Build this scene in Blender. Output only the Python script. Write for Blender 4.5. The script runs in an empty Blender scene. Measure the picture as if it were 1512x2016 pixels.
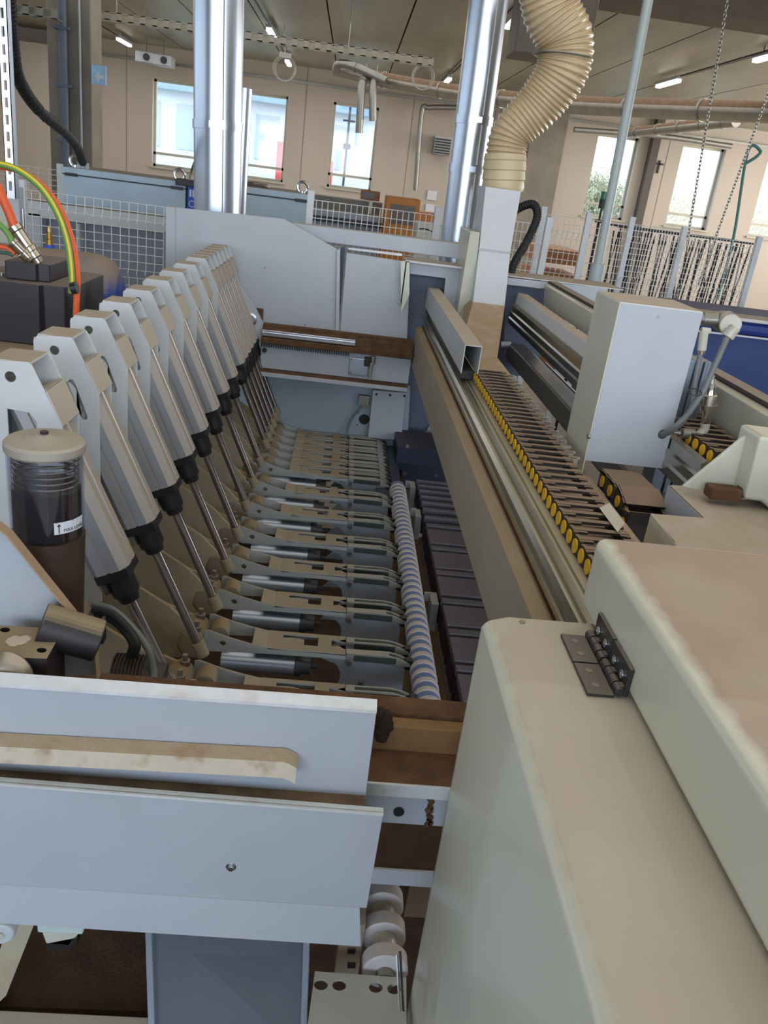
import bpy, bmesh, math, random
from mathutils import Vector, Matrix
from mathutils.geometry import tessellate_polygon
random.seed(7)
SC = bpy.context.scene
COL = SC.collection
V = Vector
PI = math.pi

# ------------------------------------------------------------------ camera
FPX = 1605.14
RW = [(0.992128, -0.035009, 0.120227), (0.097911, -0.384999, -0.917709), (0.078416, 0.922253, -0.378535)]
CAMZ = 2.2
def _norm(v): return V(v).normalized()
_r0 = _norm(RW[0]); _r2 = _norm(RW[2]); _r1 = _r2.cross(_r0).normalized(); _r0 = _r1.cross(_r2).normalized()
cam_d = bpy.data.cameras.new('camera'); cam = bpy.data.objects.new('camera', cam_d); COL.objects.link(cam)
m3 = Matrix((_r0, -_r1, -_r2)).transposed()
cam.matrix_world = Matrix.Translation((0, 0, CAMZ)) @ m3.to_4x4()
cam_d.sensor_width = 36; cam_d.lens = FPX / 2016 * 36; cam_d.clip_start = 0.02; cam_d.clip_end = 500
SC.camera = cam
def at(px, py, **k):                       # a point of the place seen along one direction, on a plane X=, Y= or Z=
    d = _r0 * (px - 756) + _r1 * (py - 1008) + _r2 * FPX
    a, v = list(k.items())[0]; i = 'XYZ'.index(a)
    t = (v - (0, 0, CAMZ)[i]) / d[i]
    return V((0, 0, CAMZ)) + d * t

# ------------------------------------------------------------------ world, lights, exposure
SC.view_settings.view_transform = 'Standard'; SC.view_settings.look = 'None'
SC.view_settings.gamma = 1; SC.view_settings.use_curve_mapping = False
SC.view_settings.exposure = -0.18
def lin(c):
    return tuple((x/255/12.92 if x/255 <= .04045 else ((x/255+.055)/1.055)**2.4) for x in c)
w = bpy.data.worlds.new('sky'); SC.world = w; w.use_nodes = True
nt = w.node_tree; nt.nodes.clear()
o_ = nt.nodes.new('ShaderNodeOutputWorld'); bg = nt.nodes.new('ShaderNodeBackground')
tc = nt.nodes.new('ShaderNodeTexCoord'); sx = nt.nodes.new('ShaderNodeSeparateXYZ'); rp = nt.nodes.new('ShaderNodeValToRGB')
nt.links.new(tc.outputs['Generated'], sx.inputs[0]); nt.links.new(sx.outputs['Z'], rp.inputs[0])
rp.color_ramp.elements[0].position = 0.0; rp.color_ramp.elements[0].color = (.92, .95, 1, 1)
rp.color_ramp.elements[1].position = 0.5; rp.color_ramp.elements[1].color = (.45, .65, 1, 1)
nt.links.new(rp.outputs[0], bg.inputs[0]); bg.inputs[1].default_value = 6.0
nt.links.new(bg.outputs[0], o_.inputs[0])
def area(name, loc, rot, sx_, sy_, power, col):
    l = bpy.data.lights.new(name, 'AREA'); l.shape = 'RECTANGLE'; l.size = sx_; l.size_y = sy_
    l.energy = power; l.color = col
    o = bpy.data.objects.new(name, l); COL.objects.link(o); o.location = loc; o.rotation_euler = rot
    return o
area('rear_window_daylight', (1.5, -5.8, 3.0), (math.radians(84), 0, 0), 12, 2.4, 112, (.55, .75, 1.0))
area('left_window_daylight', (-8.3, 5, 3.1), (0, math.radians(-84), 0), 2.2, 12, 120, (.66, .82, 1.0))
area('right_wall_fill', (13.4, 14, 2.6), (0, math.radians(90), 0), 2.8, 14, 1000, (1.0, .95, .9))  # added fill before the solid right wall, brightens the back wall
area('hall_lamp_light', (1.5, 1.5, 4.2), (0, 0, 0), 5.0, 6.0, 105, (1.0, .95, .86))
area('hall_lamp_light', (2.0, 16.0, 4.1), (0, 0, 0), 18.0, 9.0, 600, (1.0, .97, .94))

# ------------------------------------------------------------------ materials
MATS = {}
def mat(name, col, rough=.5, metal=0., dust=0., dcol=(158, 140, 118), var=.06, nscale=6., spec=.5,
        trans=0., emit=None, estr=0., bump=0., stain=0., scol=(140, 115, 85), dlow=.55, stretch=None, coat=0., edge=None):
    if name in MATS: return MATS[name]
    m = bpy.data.materials.new(name); m.use_nodes = True; t = m.node_tree; n = t.nodes; l = t.links
    b = n['Principled BSDF']; c = lin(col)
    b.inputs['Roughness'].default_value = rough; b.inputs['Metallic'].default_value = metal
    b.inputs['Specular IOR Level'].default_value = spec
    b.inputs['Coat Weight'].default_value = coat
    if trans: b.inputs['Transmission Weight'].default_value = trans
    if emit:
        b.inputs['Emission Color'].default_value = (*lin(emit), 1); b.inputs['Emission Strength'].default_value = estr
    geo = n.new('ShaderNodeNewGeometry')
    vec = geo.outputs['Position']
    if stretch:
        mp = n.new('ShaderNodeMapping'); mp.inputs['Scale'].default_value = stretch; l.new(vec, mp.inputs[0]); vec = mp.outputs[0]
    nz = n.new('ShaderNodeTexNoise'); nz.inputs['Scale'].default_value = nscale; nz.inputs['Detail'].default_value = 5
    l.new(vec, nz.inputs['Vector'])
    mr = n.new('ShaderNodeMapRange'); mr.inputs[3].default_value = 1-var; mr.inputs[4].default_value = 1+var
    mr.inputs[1].default_value = .3; mr.inputs[2].default_value = .7; l.new(nz.outputs[0], mr.inputs[0])
    hv = n.new('ShaderNodeMixRGB'); hv.blend_type = 'MULTIPLY'; hv.inputs[0].default_value = 1
    hv.inputs[1].default_value = (*c, 1); l.new(mr.outputs[0], hv.inputs[2])
    out = hv.outputs[0]
    if stain:
        n2 = n.new('ShaderNodeTexNoise'); n2.inputs['Scale'].default_value = nscale*.6; n2.inputs['Detail'].default_value = 8
        l.new(geo.outputs['Position'], n2.inputs['Vector'])
        m2 = n.new('ShaderNodeMapRange'); m2.inputs[1].default_value = .56; m2.inputs[2].default_value = .72
        m2.inputs[4].default_value = stain; l.new(n2.outputs[0], m2.inputs[0])
        mx = n.new('ShaderNodeMixRGB'); mx.inputs[2].default_value = (*lin(scol), 1)
        l.new(m2.outputs[0], mx.inputs[0]); l.new(out, mx.inputs[1]); out = mx.outputs[0]
    if dust:
        sp = n.new('ShaderNodeSeparateXYZ'); l.new(geo.outputs['True Normal'], sp.inputs[0])
        m1 = n.new('ShaderNodeMapRange'); m1.inputs[1].default_value = dlow; m1.inputs[2].default_value = min(dlow+.3, 1)
        l.new(sp.outputs['Z'], m1.inputs[0])
        n3 = n.new('ShaderNodeTexNoise'); n3.inputs['Scale'].default_value = nscale*2.3; n3.inputs['Detail'].default_value = 9
        l.new(geo.outputs['Position'], n3.inputs['Vector'])
        m4 = n.new('ShaderNodeMapRange'); m4.inputs[1].default_value = .25; m4.inputs[2].default_value = .55
        m4.inputs[3].default_value = dust*.8; m4.inputs[4].default_value = dust; l.new(n3.outputs[0], m4.inputs[0])
        mu = n.new('ShaderNodeMath'); mu.operation = 'MULTIPLY'; l.new(m1.outputs[0], mu.inputs[0]); l.new(m4.outputs[0], mu.inputs[1])
        if edge:                                   # wiped strip along an edge: the dust starts a little way in
            ax, lo, hi, amp = edge
            s2 = n.new('ShaderNodeSeparateXYZ'); l.new(geo.outputs['Position'], s2.inputs[0])
            n4 = n.new('ShaderNodeTexNoise'); n4.inputs['Scale'].default_value = 28; n4.inputs['Detail'].default_value = 6
            l.new(geo.outputs['Position'], n4.inputs['Vector'])
            ma = n.new('ShaderNodeMath'); ma.operation = 'MULTIPLY_ADD'; ma.inputs[1].default_value = amp; l.new(n4.outputs[0], ma.inputs[0]); l.new(s2.outputs[ax], ma.inputs[2])
            m5 = n.new('ShaderNodeMapRange'); m5.inputs[1].default_value = lo+amp/2; m5.inputs[2].default_value = hi+amp/2; l.new(ma.outputs[0], m5.inputs[0])
            m6 = n.new('ShaderNodeMath'); m6.operation = 'MULTIPLY'; l.new(mu.outputs[0], m6.inputs[0]); l.new(m5.outputs[0], m6.inputs[1]); mu = m6
        mx = n.new('ShaderNodeMixRGB'); mx.inputs[2].default_value = (*lin(dcol), 1)
        l.new(mu.outputs[0], mx.inputs[0]); l.new(out, mx.inputs[1]); out = mx.outputs[0]
        rr = n.new('ShaderNodeMapRange'); rr.inputs[3].default_value = rough; rr.inputs[4].default_value = .92
        l.new(mu.outputs[0], rr.inputs[0]); l.new(rr.outputs[0], b.inputs['Roughness'])
        if metal:
            rm = n.new('ShaderNodeMapRange'); rm.inputs[3].default_value = metal; rm.inputs[4].default_value = 0
            l.new(mu.outputs[0], rm.inputs[0]); l.new(rm.outputs[0], b.inputs['Metallic'])
    l.new(out, b.inputs['Base Color'])
    if bump:
        bp = n.new('ShaderNodeBump'); bp.inputs['Strength'].default_value = bump; bp.inputs['Distance'].default_value = .01
        nb = n.new('ShaderNodeTexNoise'); nb.inputs['Scale'].default_value = nscale*8; nb.inputs['Detail'].default_value = 6
        l.new(geo.outputs['Position'], nb.inputs['Vector']); l.new(nb.outputs[0], bp.inputs['Height']); l.new(bp.outputs[0], b.inputs['Normal'])
    MATS[name] = m
    return m
WHITE = mat('white_powder_coat', (200, 203, 204), .42, dust=.95, dcol=(170, 154, 134), var=.03)
COVERM = mat('dusty_cover_paint', (196, 194, 188), .5, dust=.75, dcol=(170, 156, 138), dlow=.1, var=.03)
PANEL = mat('shaded_panel_paint', (178, 184, 192), .45, dust=.6, dcol=(190, 178, 160), var=.03, stain=.12)  # same white paint as the towers, darkened to imitate weaker light on panels
CREAM = mat('cream_fibreglass', (206, 206, 190), .32, dust=.7, dcol=(178, 164, 144), var=.04, nscale=3.5, dlow=.6, stain=.1, coat=.3)
CREAMH = mat('cream_fibreglass_hood', (208, 208, 192), .3, dust=.85, dcol=(180, 166, 146), var=.04, nscale=3.5, dlow=.6, stain=.1, coat=.35, edge=('X', .268, .282, .022))
CREAMTOP = mat('cream_fibreglass_dusty_lid', (208, 208, 190), .3, dust=1., dcol=(172, 152, 134), var=.06, nscale=3., dlow=.6, coat=.35, edge=('X', .438, .456, .03))
CAST = mat('dusty_cast_arm', (140, 130, 108), .6, dust=.95, dcol=(140, 118, 88), var=.06, nscale=10, stain=.4, scol=(130, 108, 82))
LEVER = mat('dusty_lever_paint', (172, 160, 138), .6, dust=.95, dcol=(150, 125, 92), var=.06, nscale=6, stain=.6, scol=(120, 98, 72))
ARMG = mat('grey_arm_paint', (166, 170, 168), .5, dust=.95, dcol=(150, 134, 110), var=.04, nscale=8)
PLATE = mat('blue_grey_plate', (154, 162, 174), .5, var=.04, nscale=6)
ALU = mat('aluminium', (186, 188, 192), .34, .55, dust=.9, dcol=(165, 148, 124), var=.04, dlow=.12)
FINGM = mat('finger_steel', (170, 168, 158), .4, .35, dust=.4, dcol=(160, 148, 124), var=.05)
BARREL = mat('barrel_aluminium', (176, 186, 200), .35, .7, var=.04)
ALUC = mat('clean_aluminium', (205, 208, 214), .25, 1., var=.04)
CHROME = mat('polished_steel_rod', (158, 152, 150), .2, .9, var=.04, nscale=6)
GALV = mat('galvanised_steel', (200, 210, 224), .3, 1., var=.10, nscale=5, stretch=(1, 1, .15))
STEEL = mat('dull_steel', (150, 148, 142), .4, .8, dust=.7, dcol=(150, 132, 108))
BLACK = mat('black_plastic', (30, 29, 32), .45, dust=.5, dcol=(110, 98, 88), var=.1, dlow=.7)
BLACKD = mat('black_enamel_dusty', (38, 35, 40), .35, dust=.95, dcol=(132, 118, 108), var=.1, dlow=.6, stain=.2, scol=(90, 78, 70))
RUBBER = mat('black_rubber', (26, 26, 30), .6)
BROWN = mat('fibre_dust_brown', (98, 70, 47), .95, var=.35, nscale=22, bump=.6, dust=0)
BROWND = mat('dark_fibre_dust', (74, 54, 38), .95, var=.25, nscale=16, bump=.5)
BEIGED = mat('gantry_dusty_paint', (178, 168, 148), .6, dust=.9, dcol=(150, 128, 100), var=.06, nscale=3.5, stain=.25, scol=(150, 126, 96))
CHUTEM = mat('white_chute_paint', (196, 200, 204), .45, dust=1., dcol=(164, 142, 114), dlow=.32, var=.03)
YEL = mat('yellow_plastic', (225, 175, 25), .45)
WALLM = mat('beige_wall_paint', (192, 182, 170), .8, var=.035, nscale=1.2, stretch=(1, 1, .3))
CONC = mat('concrete', (128, 122, 110), .85, var=.14, nscale=2.2, stain=.3, scol=(100, 94, 84), bump=.2)
CEILM = mat('ceiling_concrete', (150, 145, 126), .42, var=.22, nscale=1.6, stretch=(1, .15, 1), bump=.15, stain=.25, scol=(170, 160, 140))
BEAMM = mat('brown_concrete_beam', (112, 100, 88), .8, var=.1, nscale=2)
FLOORM = mat('hall_floor_concrete', (150, 140, 124), .6, var=.1, nscale=2)
OUTG = mat('dry_grass', (150, 150, 120), .9, var=.2, nscale=3)
BLUECAB = mat('blue_grey_cabinet', (176, 196, 210), .45, dust=.95, dcol=(185, 170, 150))
BLUE = mat('deep_blue_paint', (28, 54, 130), .4, dust=.6, dcol=(120, 112, 110), var=.15)
BLUEDK = mat('navy_curtain', (42, 64, 118), .55, var=.1)
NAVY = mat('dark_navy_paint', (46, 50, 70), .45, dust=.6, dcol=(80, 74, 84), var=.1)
WINFR = mat('window_frame_grey', (190, 186, 168), .5)
FENCE = mat('white_fence_wire', (225, 225, 222), .45, var=.02)
PADM = mat('purple_brown_pad', (112, 106, 114), .5, var=.1, nscale=8, dust=.5, dcol=(118, 108, 110))
PADR = mat('rusty_pad_strip', (100, 62, 52), .6, var=.15, nscale=10)
ROLLB = mat('roller_shade_blue', (112, 132, 178), .5, var=.05)  # bluish shade between the white rings put into the core colour
ROLLW = mat('roller_ring_rubber', (206, 196, 190), .6, dust=.5, dcol=(205, 190, 170))
ORANGE = mat('orange_paint', (205, 130, 40), .5, var=.1)
HOSEM = mat('tan_flexible_duct', (190, 170, 134), .35, var=.08, nscale=12, coat=.4, dust=.5, dcol=(140, 112, 80))
HOSEW = mat('tan_duct_wire', (190, 176, 140), .35, coat=.5)
ORC = mat('orange_cable', (225, 95, 45), .45)
GRC = mat('green_cable', (105, 150, 72), .45)
YGC = mat('yellow_stripe', (225, 200, 60), .45)
NICKEL = mat('nickel_fitting', (190, 184, 172), .22, 1., dust=.5)
GREYH = mat('grey_tube', (108, 112, 112), .45, var=.05)
PLASG = mat('translucent_grey_plastic', (190, 186, 174), .3, var=.05)
LIT = mat('lit_lamp_tube', (255, 250, 240), .5, emit=(255, 246, 236), estr=5)
BRASS = mat('brass', (190, 150, 80), .3, 1.)
TEXTK = mat('black_print', (25, 25, 30), .6)
LABELW = mat('white_label', (215, 218, 225), .5, var=.01)
SIGNB = mat('pale_blue_sign', (160, 200, 235), .5)
BLUEST = mat('blue_sticker', (40, 80, 190), .5)
SHEDW = mat('shed_wall', (215, 220, 228), .7, var=.05); SHEDR = mat('shed_roof', (130, 150, 166), .6, var=.1)
BUSH = mat('bare_shrub', (178, 172, 132), .9, var=.4, nscale=4)
RED = mat('red_paint', (190, 60, 50), .5)
TEAL = mat('teal_rope', (70, 130, 125), .6)
GREENL = mat('green_lamp_lens', (20, 110, 80), .3)
WOODO = mat('orange_wood', (176, 120, 70), .6, var=.15)
def glassmat(name, tint, alpha=.12, rough=.05):
    if name in MATS: return MATS[name]
    m = bpy.data.materials.new(name); m.use_nodes = True; n = m.node_tree.nodes; l = m.node_tree.links
    n.remove(n['Principled BSDF']); out = n['Material Output']
    tr = n.new('ShaderNodeBsdfTransparent'); tr.inputs[0].default_value = (*tint, 1)
    gl = n.new('ShaderNodeBsdfGlossy'); gl.inputs['Roughness'].default_value = rough
    mx = n.new('ShaderNodeMixShader'); mx.inputs[0].default_value = alpha
    l.new(tr.outputs[0], mx.inputs[1]); l.new(gl.outputs[0], mx.inputs[2]); l.new(mx.outputs[0], out.inputs[0])
    MATS[name] = m; return m
GLASS = glassmat('window_glass', (.93, .95, .97), .06)
SMOKE = glassmat('reservoir_glass', (.86, .87, .92), .10, .08)
DGALV = mat('dull_galvanised_pipe', (150, 150, 146), .42, .85, var=.1)
TRAYM = mat('galvanised_tray', (150, 146, 132), .5, .5)

# ------------------------------------------------------------------ mesh helpers
class MB:
    def __init__(s): s.v = []; s.f = []
    def add(s, vs, fs):
        b = len(s.v); s.v += [V(v) for v in vs]; s.f += [tuple(b+i for i in f) for f in fs]; return s
    def box(s, x0, x1, y0, y1, z0, z1):
        vs = [(x, y, z) for x in (x0, x1) for y in (y0, y1) for z in (z0, z1)]
        return s.add(vs, [(0, 1, 3, 2), (4, 6, 7, 5), (0, 4, 5, 1), (2, 3, 7, 6), (0, 2, 6, 4), (1, 5, 7, 3)])
    def hexa(s, bot, top):                      # two quads
        return s.add(list(bot)+list(top), [(3, 2, 1, 0), (4, 5, 6, 7), (0, 1, 5, 4), (1, 2, 6, 5), (2, 3, 7, 6), (3, 0, 4, 7)])
    def prism(s, poly, ax, a, b, holes=()):     # poly in the plane across axis ax, from a to b
        loops = [list(poly)] + [list(h) for h in holes]
        def P(u, w, t): return {'X': (t, u, w), 'Y': (u, t, w), 'Z': (u, w, t)}[ax]
        flat = [p for lp in loops for p in lp]; n = len(flat)
        tris = tessellate_polygon([[V((p[0], p[1], 0)) for p in lp] for lp in loops])
        vs = [P(p[0], p[1], a) for p in flat] + [P(p[0], p[1], b) for p in flat]
        fs = [tuple(t) for t in tris] + [tuple(n+i for i in reversed(t)) for t in tris]
        k = 0
        for lp in loops:
            m = len(lp)
            for i in range(m): fs.append((k+i, k+(i+1) % m, n+k+(i+1) % m, n+k+i))
            k += m
        return s.add(vs, fs)
    def cyl(s, p0, p1, r0, r1=None, n=20, cap=True, rot=0):
        p0 = V(p0); p1 = V(p1); r1 = r0 if r1 is None else r1
        d = (p1-p0).normalized(); u = d.orthogonal().normalized()
        if abs(d.z) < .999: u = V((0, 0, 1)).cross(d).normalized()
        w_ = d.cross(u); vs = []
        for p, r in ((p0, r0), (p1, r1)):
            for i in range(n):
                a = 2*PI*i/n + rot; vs.append(p + (u*math.cos(a)+w_*math.sin(a))*r)
        fs = [(i, (i+1) % n, n+(i+1) % n, n+i) for i in range(n)]
        if cap: fs += [tuple(range(n-1, -1, -1)), tuple(range(n, 2*n))]
        return s.add(vs, fs)
    def lathe(s, prof, p0, d=(0, 0, 1), n=28):  # prof: (distance along d, radius)
        p0 = V(p0); d = V(d).normalized(); u = d.orthogonal().normalized(); w_ = d.cross(u)
        vs = []; fs = []
        for t, r in prof:
            for i in range(n):
                a = 2*PI*i/n; vs.append(p0 + d*t + (u*math.cos(a)+w_*math.sin(a))*max(r, 1e-5))
        for k in range(len(prof)-1):
            for i in range(n): fs.append((k*n+i, k*n+(i+1) % n, (k+1)*n+(i+1) % n, (k+1)*n+i))
        fs += [tuple(range(n-1, -1, -1)), tuple(range((len(prof)-1)*n, len(prof)*n))]
        return s.add(vs, fs)
    def tube(s, pts, r, n=10, closed=False):
        pts = [V(p) for p in pts]; m = len(pts); vs = []; fs = []
        rs = r if isinstance(r, (list, tuple)) else [r]*m
        u = None
        for k, p in enumerate(pts):
            a = pts[(k-1) % m] if (closed or k > 0) else p; b = pts[(k+1) % m] if (closed or k < m-1) else p
            d = (b-a).normalized()
            if u is None: u = d.orthogonal().normalized()
            u = (u - d*u.dot(d)).normalized(); w_ = d.cross(u)
            for i in range(n):
                t = 2*PI*i/n; vs.append(p + (u*math.cos(t)+w_*math.sin(t))*rs[k])
        for k in range(m if closed else m-1):
            for i in range(n):
                k2 = (k+1) % m; fs.append((k*n+i, k*n+(i+1) % n, k2*n+(i+1) % n, k2*n+i))
        if not closed: fs += [tuple(range(n-1, -1, -1)), tuple(range((m-1)*n, m*n))]
        return s.add(vs, fs)
def spline(pts, k=8):
    pts = [V(p) for p in pts]; out = []
    q = [pts[0]*2-pts[1]] + pts + [pts[-1]*2-pts[-2]]
    for i in range(1, len(q)-2):
        a, b, c, d = q[i-1], q[i], q[i+1], q[i+2]
        for j in range(k):
            t = j/k
            out.append(.5*((2*b)+(c-a)*t+(2*a-5*b+4*c-d)*t*t+(3*b-a-3*c+d)*t**3))
    out.append(pts[-1]); return out
def circ(cx, cy, r, n=16, r2=None):
    r2 = r if r2 is None else r2
    return [(cx+r*math.cos(2*PI*i/n), cy+r2*math.sin(2*PI*i/n)) for i in range(n)]
def slot(p, q, r, n=6):                       # rounded slot from p to q
    a = math.atan2(q[1]-p[1], q[0]-p[0]); out = []
    for i in range(n+1): t = a+PI/2+PI*i/n; out.append((p[0]+r*math.cos(t), p[1]+r*math.sin(t)))
    for i in range(n+1): t = a-PI/2+PI*i/n; out.append((q[0]+r*math.cos(t), q[1]+r*math.sin(t)))
    return out
def rect(x0, x1, y0, y1): return [(x0, y0), (x1, y0), (x1, y1), (x0, y1)]

ORG = {}
def org(o):
    return ORG.get(o.name, V((0, 0, 0)))
def setp(o, label=None, cat=None, group=None, kind=None):
    if label: o['label'] = label
    if cat: o['category'] = cat
    if group: o['group'] = group
    if kind: o['kind'] = kind
    return o
def thing(name, label, cat, loc=(0, 0, 0), group=None):
    o = bpy.data.objects.new(name, None); COL.objects.link(o); o.location = loc; o.empty_display_size = .05
    ORG[o.name] = V(loc); return setp(o, label, cat, group)
def build(name, mb, m, parent=None, bev=0., label=None, cat=None, group=None, kind=None, seg=2, smooth=True):
    me = bpy.data.meshes.new(name)
    if parent is not None: og = org(parent)
    else:
        xs = [v.x for v in mb.v]; ys = [v.y for v in mb.v]; zs = [v.z for v in mb.v]
        og = V(((min(xs)+max(xs))/2, (min(ys)+max(ys))/2, min(zs)))
    me.from_pydata([tuple(v-og) for v in mb.v], [], mb.f)
    bm = bmesh.new(); bm.from_mesh(me); bmesh.ops.recalc_face_normals(bm, faces=bm.faces); bm.to_mesh(me); bm.free()
    me.materials.append(m)
    if smooth:
        for p in me.polygons: p.use_smooth = True
        me.set_sharp_from_angle(angle=math.radians(32))
    o = bpy.data.objects.new(name, me); COL.objects.link(o)
    if parent is not None: o.parent = parent; ORG[o.name] = og
    else: o.location = og; ORG[o.name] = og
    if bev:
        b = o.modifiers.new('bevel', 'BEVEL'); b.width = bev; b.segments = seg; b.limit_method = 'ANGLE'; b.angle_limit = math.radians(35)
        b.harden_normals = True
    return setp(o, label, cat, group, kind)
def struct(name, mb, m, parent=None, bev=0.):
    return build(name, mb, m, parent, bev, kind=None if parent is not None else 'structure')
def copytree(o, parent=None, loc=None, label=None):
    c = o.copy(); COL.objects.link(c); c.parent = parent
    if loc is not None: c.location = loc
    ORG[c.name] = V(loc) if loc is not None else org(o)
    if label: c['label'] = label
    for ch in list(o.children): copytree(ch, c)
    return c
# ------------------------------------------------------------------ the hall
YW = 22.0; CZ = 4.35
struct('floor', MB().box(-9, 14, -6.3, 22.4, -.1, 0), FLOORM)
wins = [(-4.93, -1.72, 1.74, 3.67, 2.04), (-.62, .48, 1.78, 3.70, 2.08), (5.93, 6.99, 1.88, 3.81, 2.2), (8.12, 9.22, 1.90, 3.83, 2.2), (10.35, 11.45, 1.90, 3.83, 2.2)]
struct('wall_back', MB().prism(rect(-9.2, 14.2, 0, 4.6), 'Y', YW, YW+.35, [rect(a, b, c, d) for a, b, c, d, e in wins]), WALLM)
struct('wall_left', MB().box(-9.2, -9, -6, 22, 0, 4.6), WALLM)
struct('wall_right', MB().box(14, 14.2, -6, 22, 0, 4.6), WALLM)
struct('wall_rear', MB().prism(rect(-9.2, 14.2, 0, 4.6), 'Y', -6.3, -6, [rect(-6, 9, 1.7, 4.2)]), WALLM)
c_ = MB()
x = -9.0
while x < 14:
    c_.box(x+.012, x+1.188, -6, 22, CZ, CZ+.25); x += 1.2
c_.box(-9.2, 14.2, -6.2, 22.2, CZ+.2, CZ+.4)
struct('ceiling', c_, CEILM)
struct('beam_ceiling', MB().box(-9, 14, 9.0, 9.6, 4.02, CZ), BEAMM)
for i, (a, b, c, d, e) in enumerate(wins):
    f = MB(); t = .055; y0, y1 = YW+.16, YW+.24
    f.box(a, a+t, y0, y1, c, d); f.box(b-t, b, y0, y1, c, d); f.box(a, b, y0, y1, c, c+t); f.box(a, b, y0, y1, d-t, d); f.box(a, b, y0, y1, e-.03, e+.03)
    if b-a > 2: f.box((a+b)/2-.03, (a+b)/2+.03, y0, y1, c, d)
    wo = struct('window_%d' % (i+1), f, WINFR)
    build('window_pane', MB().box(a+t, b-t, y0+.03, y0+.045, c+t, d-t), GLASS, wo)
    build('window_sill', MB().box(a-.05, b+.05, YW-.07, YW+.16, c-.04, c), WINFR, wo)
# reveal joints and pilaster
tr = MB()
for x in (-7.0, -5.55, -1.3, 1.3, 3.3, 7.75): tr.box(x, x+.018, YW-.006, YW, 0, CZ)
struct('trim_1', tr, mat('wall_joint_filler', (150, 136, 122), .8))
struct('trim_2', MB().box(-6.33, -6.2, 21.2, YW, 0, 4.0).box(-9, -6.2, 21.2, 21.3, 0, 4.0), WALLM)
struct('trim_3', MB().box(-9, 13.9, YW-.06, YW, 3.98, 4.04), STEEL)
# columns
for i, (x0, x1, y0, y1) in enumerate([(-4.02, -3.47, 12, 12.5), (4.1, 4.95, 21.2, 22)]):
    struct('column_%d' % (i+1), MB().box(x0, x1, y0, y1, 0, CZ), CONC, bev=.02)
p = MB().cyl((-3.80, 11.93, 0), (-3.80, 11.93, CZ), .055)
for z in (2.1, 2.75, 3.4): p.box(-3.9, -3.7, 11.86, 11.995, z, z+.03)
build('drain_pipe', p, mat('grey_pipe_paint', (92, 104, 120), .5), None, label='grey vertical drain pipe fixed on the left concrete column', cat='pipe')
p = MB().cyl((-3.60, 11.97, 0), (-3.60, 11.97, CZ), .014)
build('conduit', p, PANEL, None, label='thin pale conduit running up the left concrete column', cat='conduit')
q = thing('exit_sign', 'pale blue sign jutting from the right edge of the left concrete column', 'sign', (-3.46, 12.0, 2.93))
build('sign_board', MB().box(-3.46, -3.28, 11.97, 12.0, 2.84, 3.06), SIGNB, q)
build('sign_mark', MB().prism([(-3.42, 2.93), (-3.36, 2.99), (-3.36, 2.95), (-3.31, 2.95), (-3.31, 2.91), (-3.36, 2.91), (-3.36, 2.87)], 'Y', 11.962, 11.97), LABELW, q)
struct('column_3', MB().box(7.24, 7.44, 21.75, 21.98, 0, CZ), mat('dark_steel_column', (88, 82, 76), .6), bev=.01)
a = at(1299, 327, Y=21.9)
build('wall_cross', MB().box(a.x-.02, a.x+.02, 21.95, 22, a.z-.17, a.z+.13).box(a.x-.11, a.x+.11, 21.95, 22, a.z+.03, a.z+.07), mat('dark_wood', (50, 36, 28), .5), None, label='small dark wooden cross on the beige wall between two windows', cat='cross')
# exterior
build('meadow', MB().box(-60, 80, 22.6, 140, .9, 1.0), OUTG, None, kind='structure')
s = thing('shed_building', 'long pale building with blue-grey roof outside the large left window', 'building', (-9, 46, 1))
build('shed_wall', MB().box(-22, 1.5, 44, 60, 1, 5.0), SHEDW, s)
build('shed_roof', MB().prism([(43, 4.7), (43, 5.0), (52, 6.6), (61, 5.0), (61, 4.7), (52, 6.3)], 'X', -23, 1.9), SHEDR, s)
for k in range(6): build('shed_window', MB().box(-10.6+k*1.9, -9.5+k*1.9, 43.93, 44.0, 2.2, 4.2), PANEL, s)
build('truck', MB().box(-3.3, -1.6, 38, 40, 1.5, 3.0).box(-1.6, -.9, 38.1, 39.9, 1.5, 2.5).cyl((-2.8, 37.95, 1.4), (-2.8, 40.05, 1.4), .4).cyl((-1.3, 37.95, 1.4), (-1.3, 40.05, 1.4), .4), RED, None, label='blurred red truck standing outside beyond the large left window', cat='truck')
build('container', MB().box(1.3, 4.2, 64, 67, 1.0, 4.2), mat('faded_red', (190, 110, 100), .7), None, label='faded red container outside beyond the narrow second window', cat='container')
pm = thing('utility_pole', 'dark utility pole seen outside through the narrow second window', 'pole', (-.2, 36, 1))
build('pole', MB().cyl((-.35, 36, 1), (-.35, 36, 4.6), .05, n=8), BLACK, pm); build('crossarm', MB().box(-.6, -.1, 35.95, 36.05, 4.0, 4.07).box(-.5, -.2, 35.95, 36.05, 3.0, 3.2), BLACK, pm)
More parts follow.
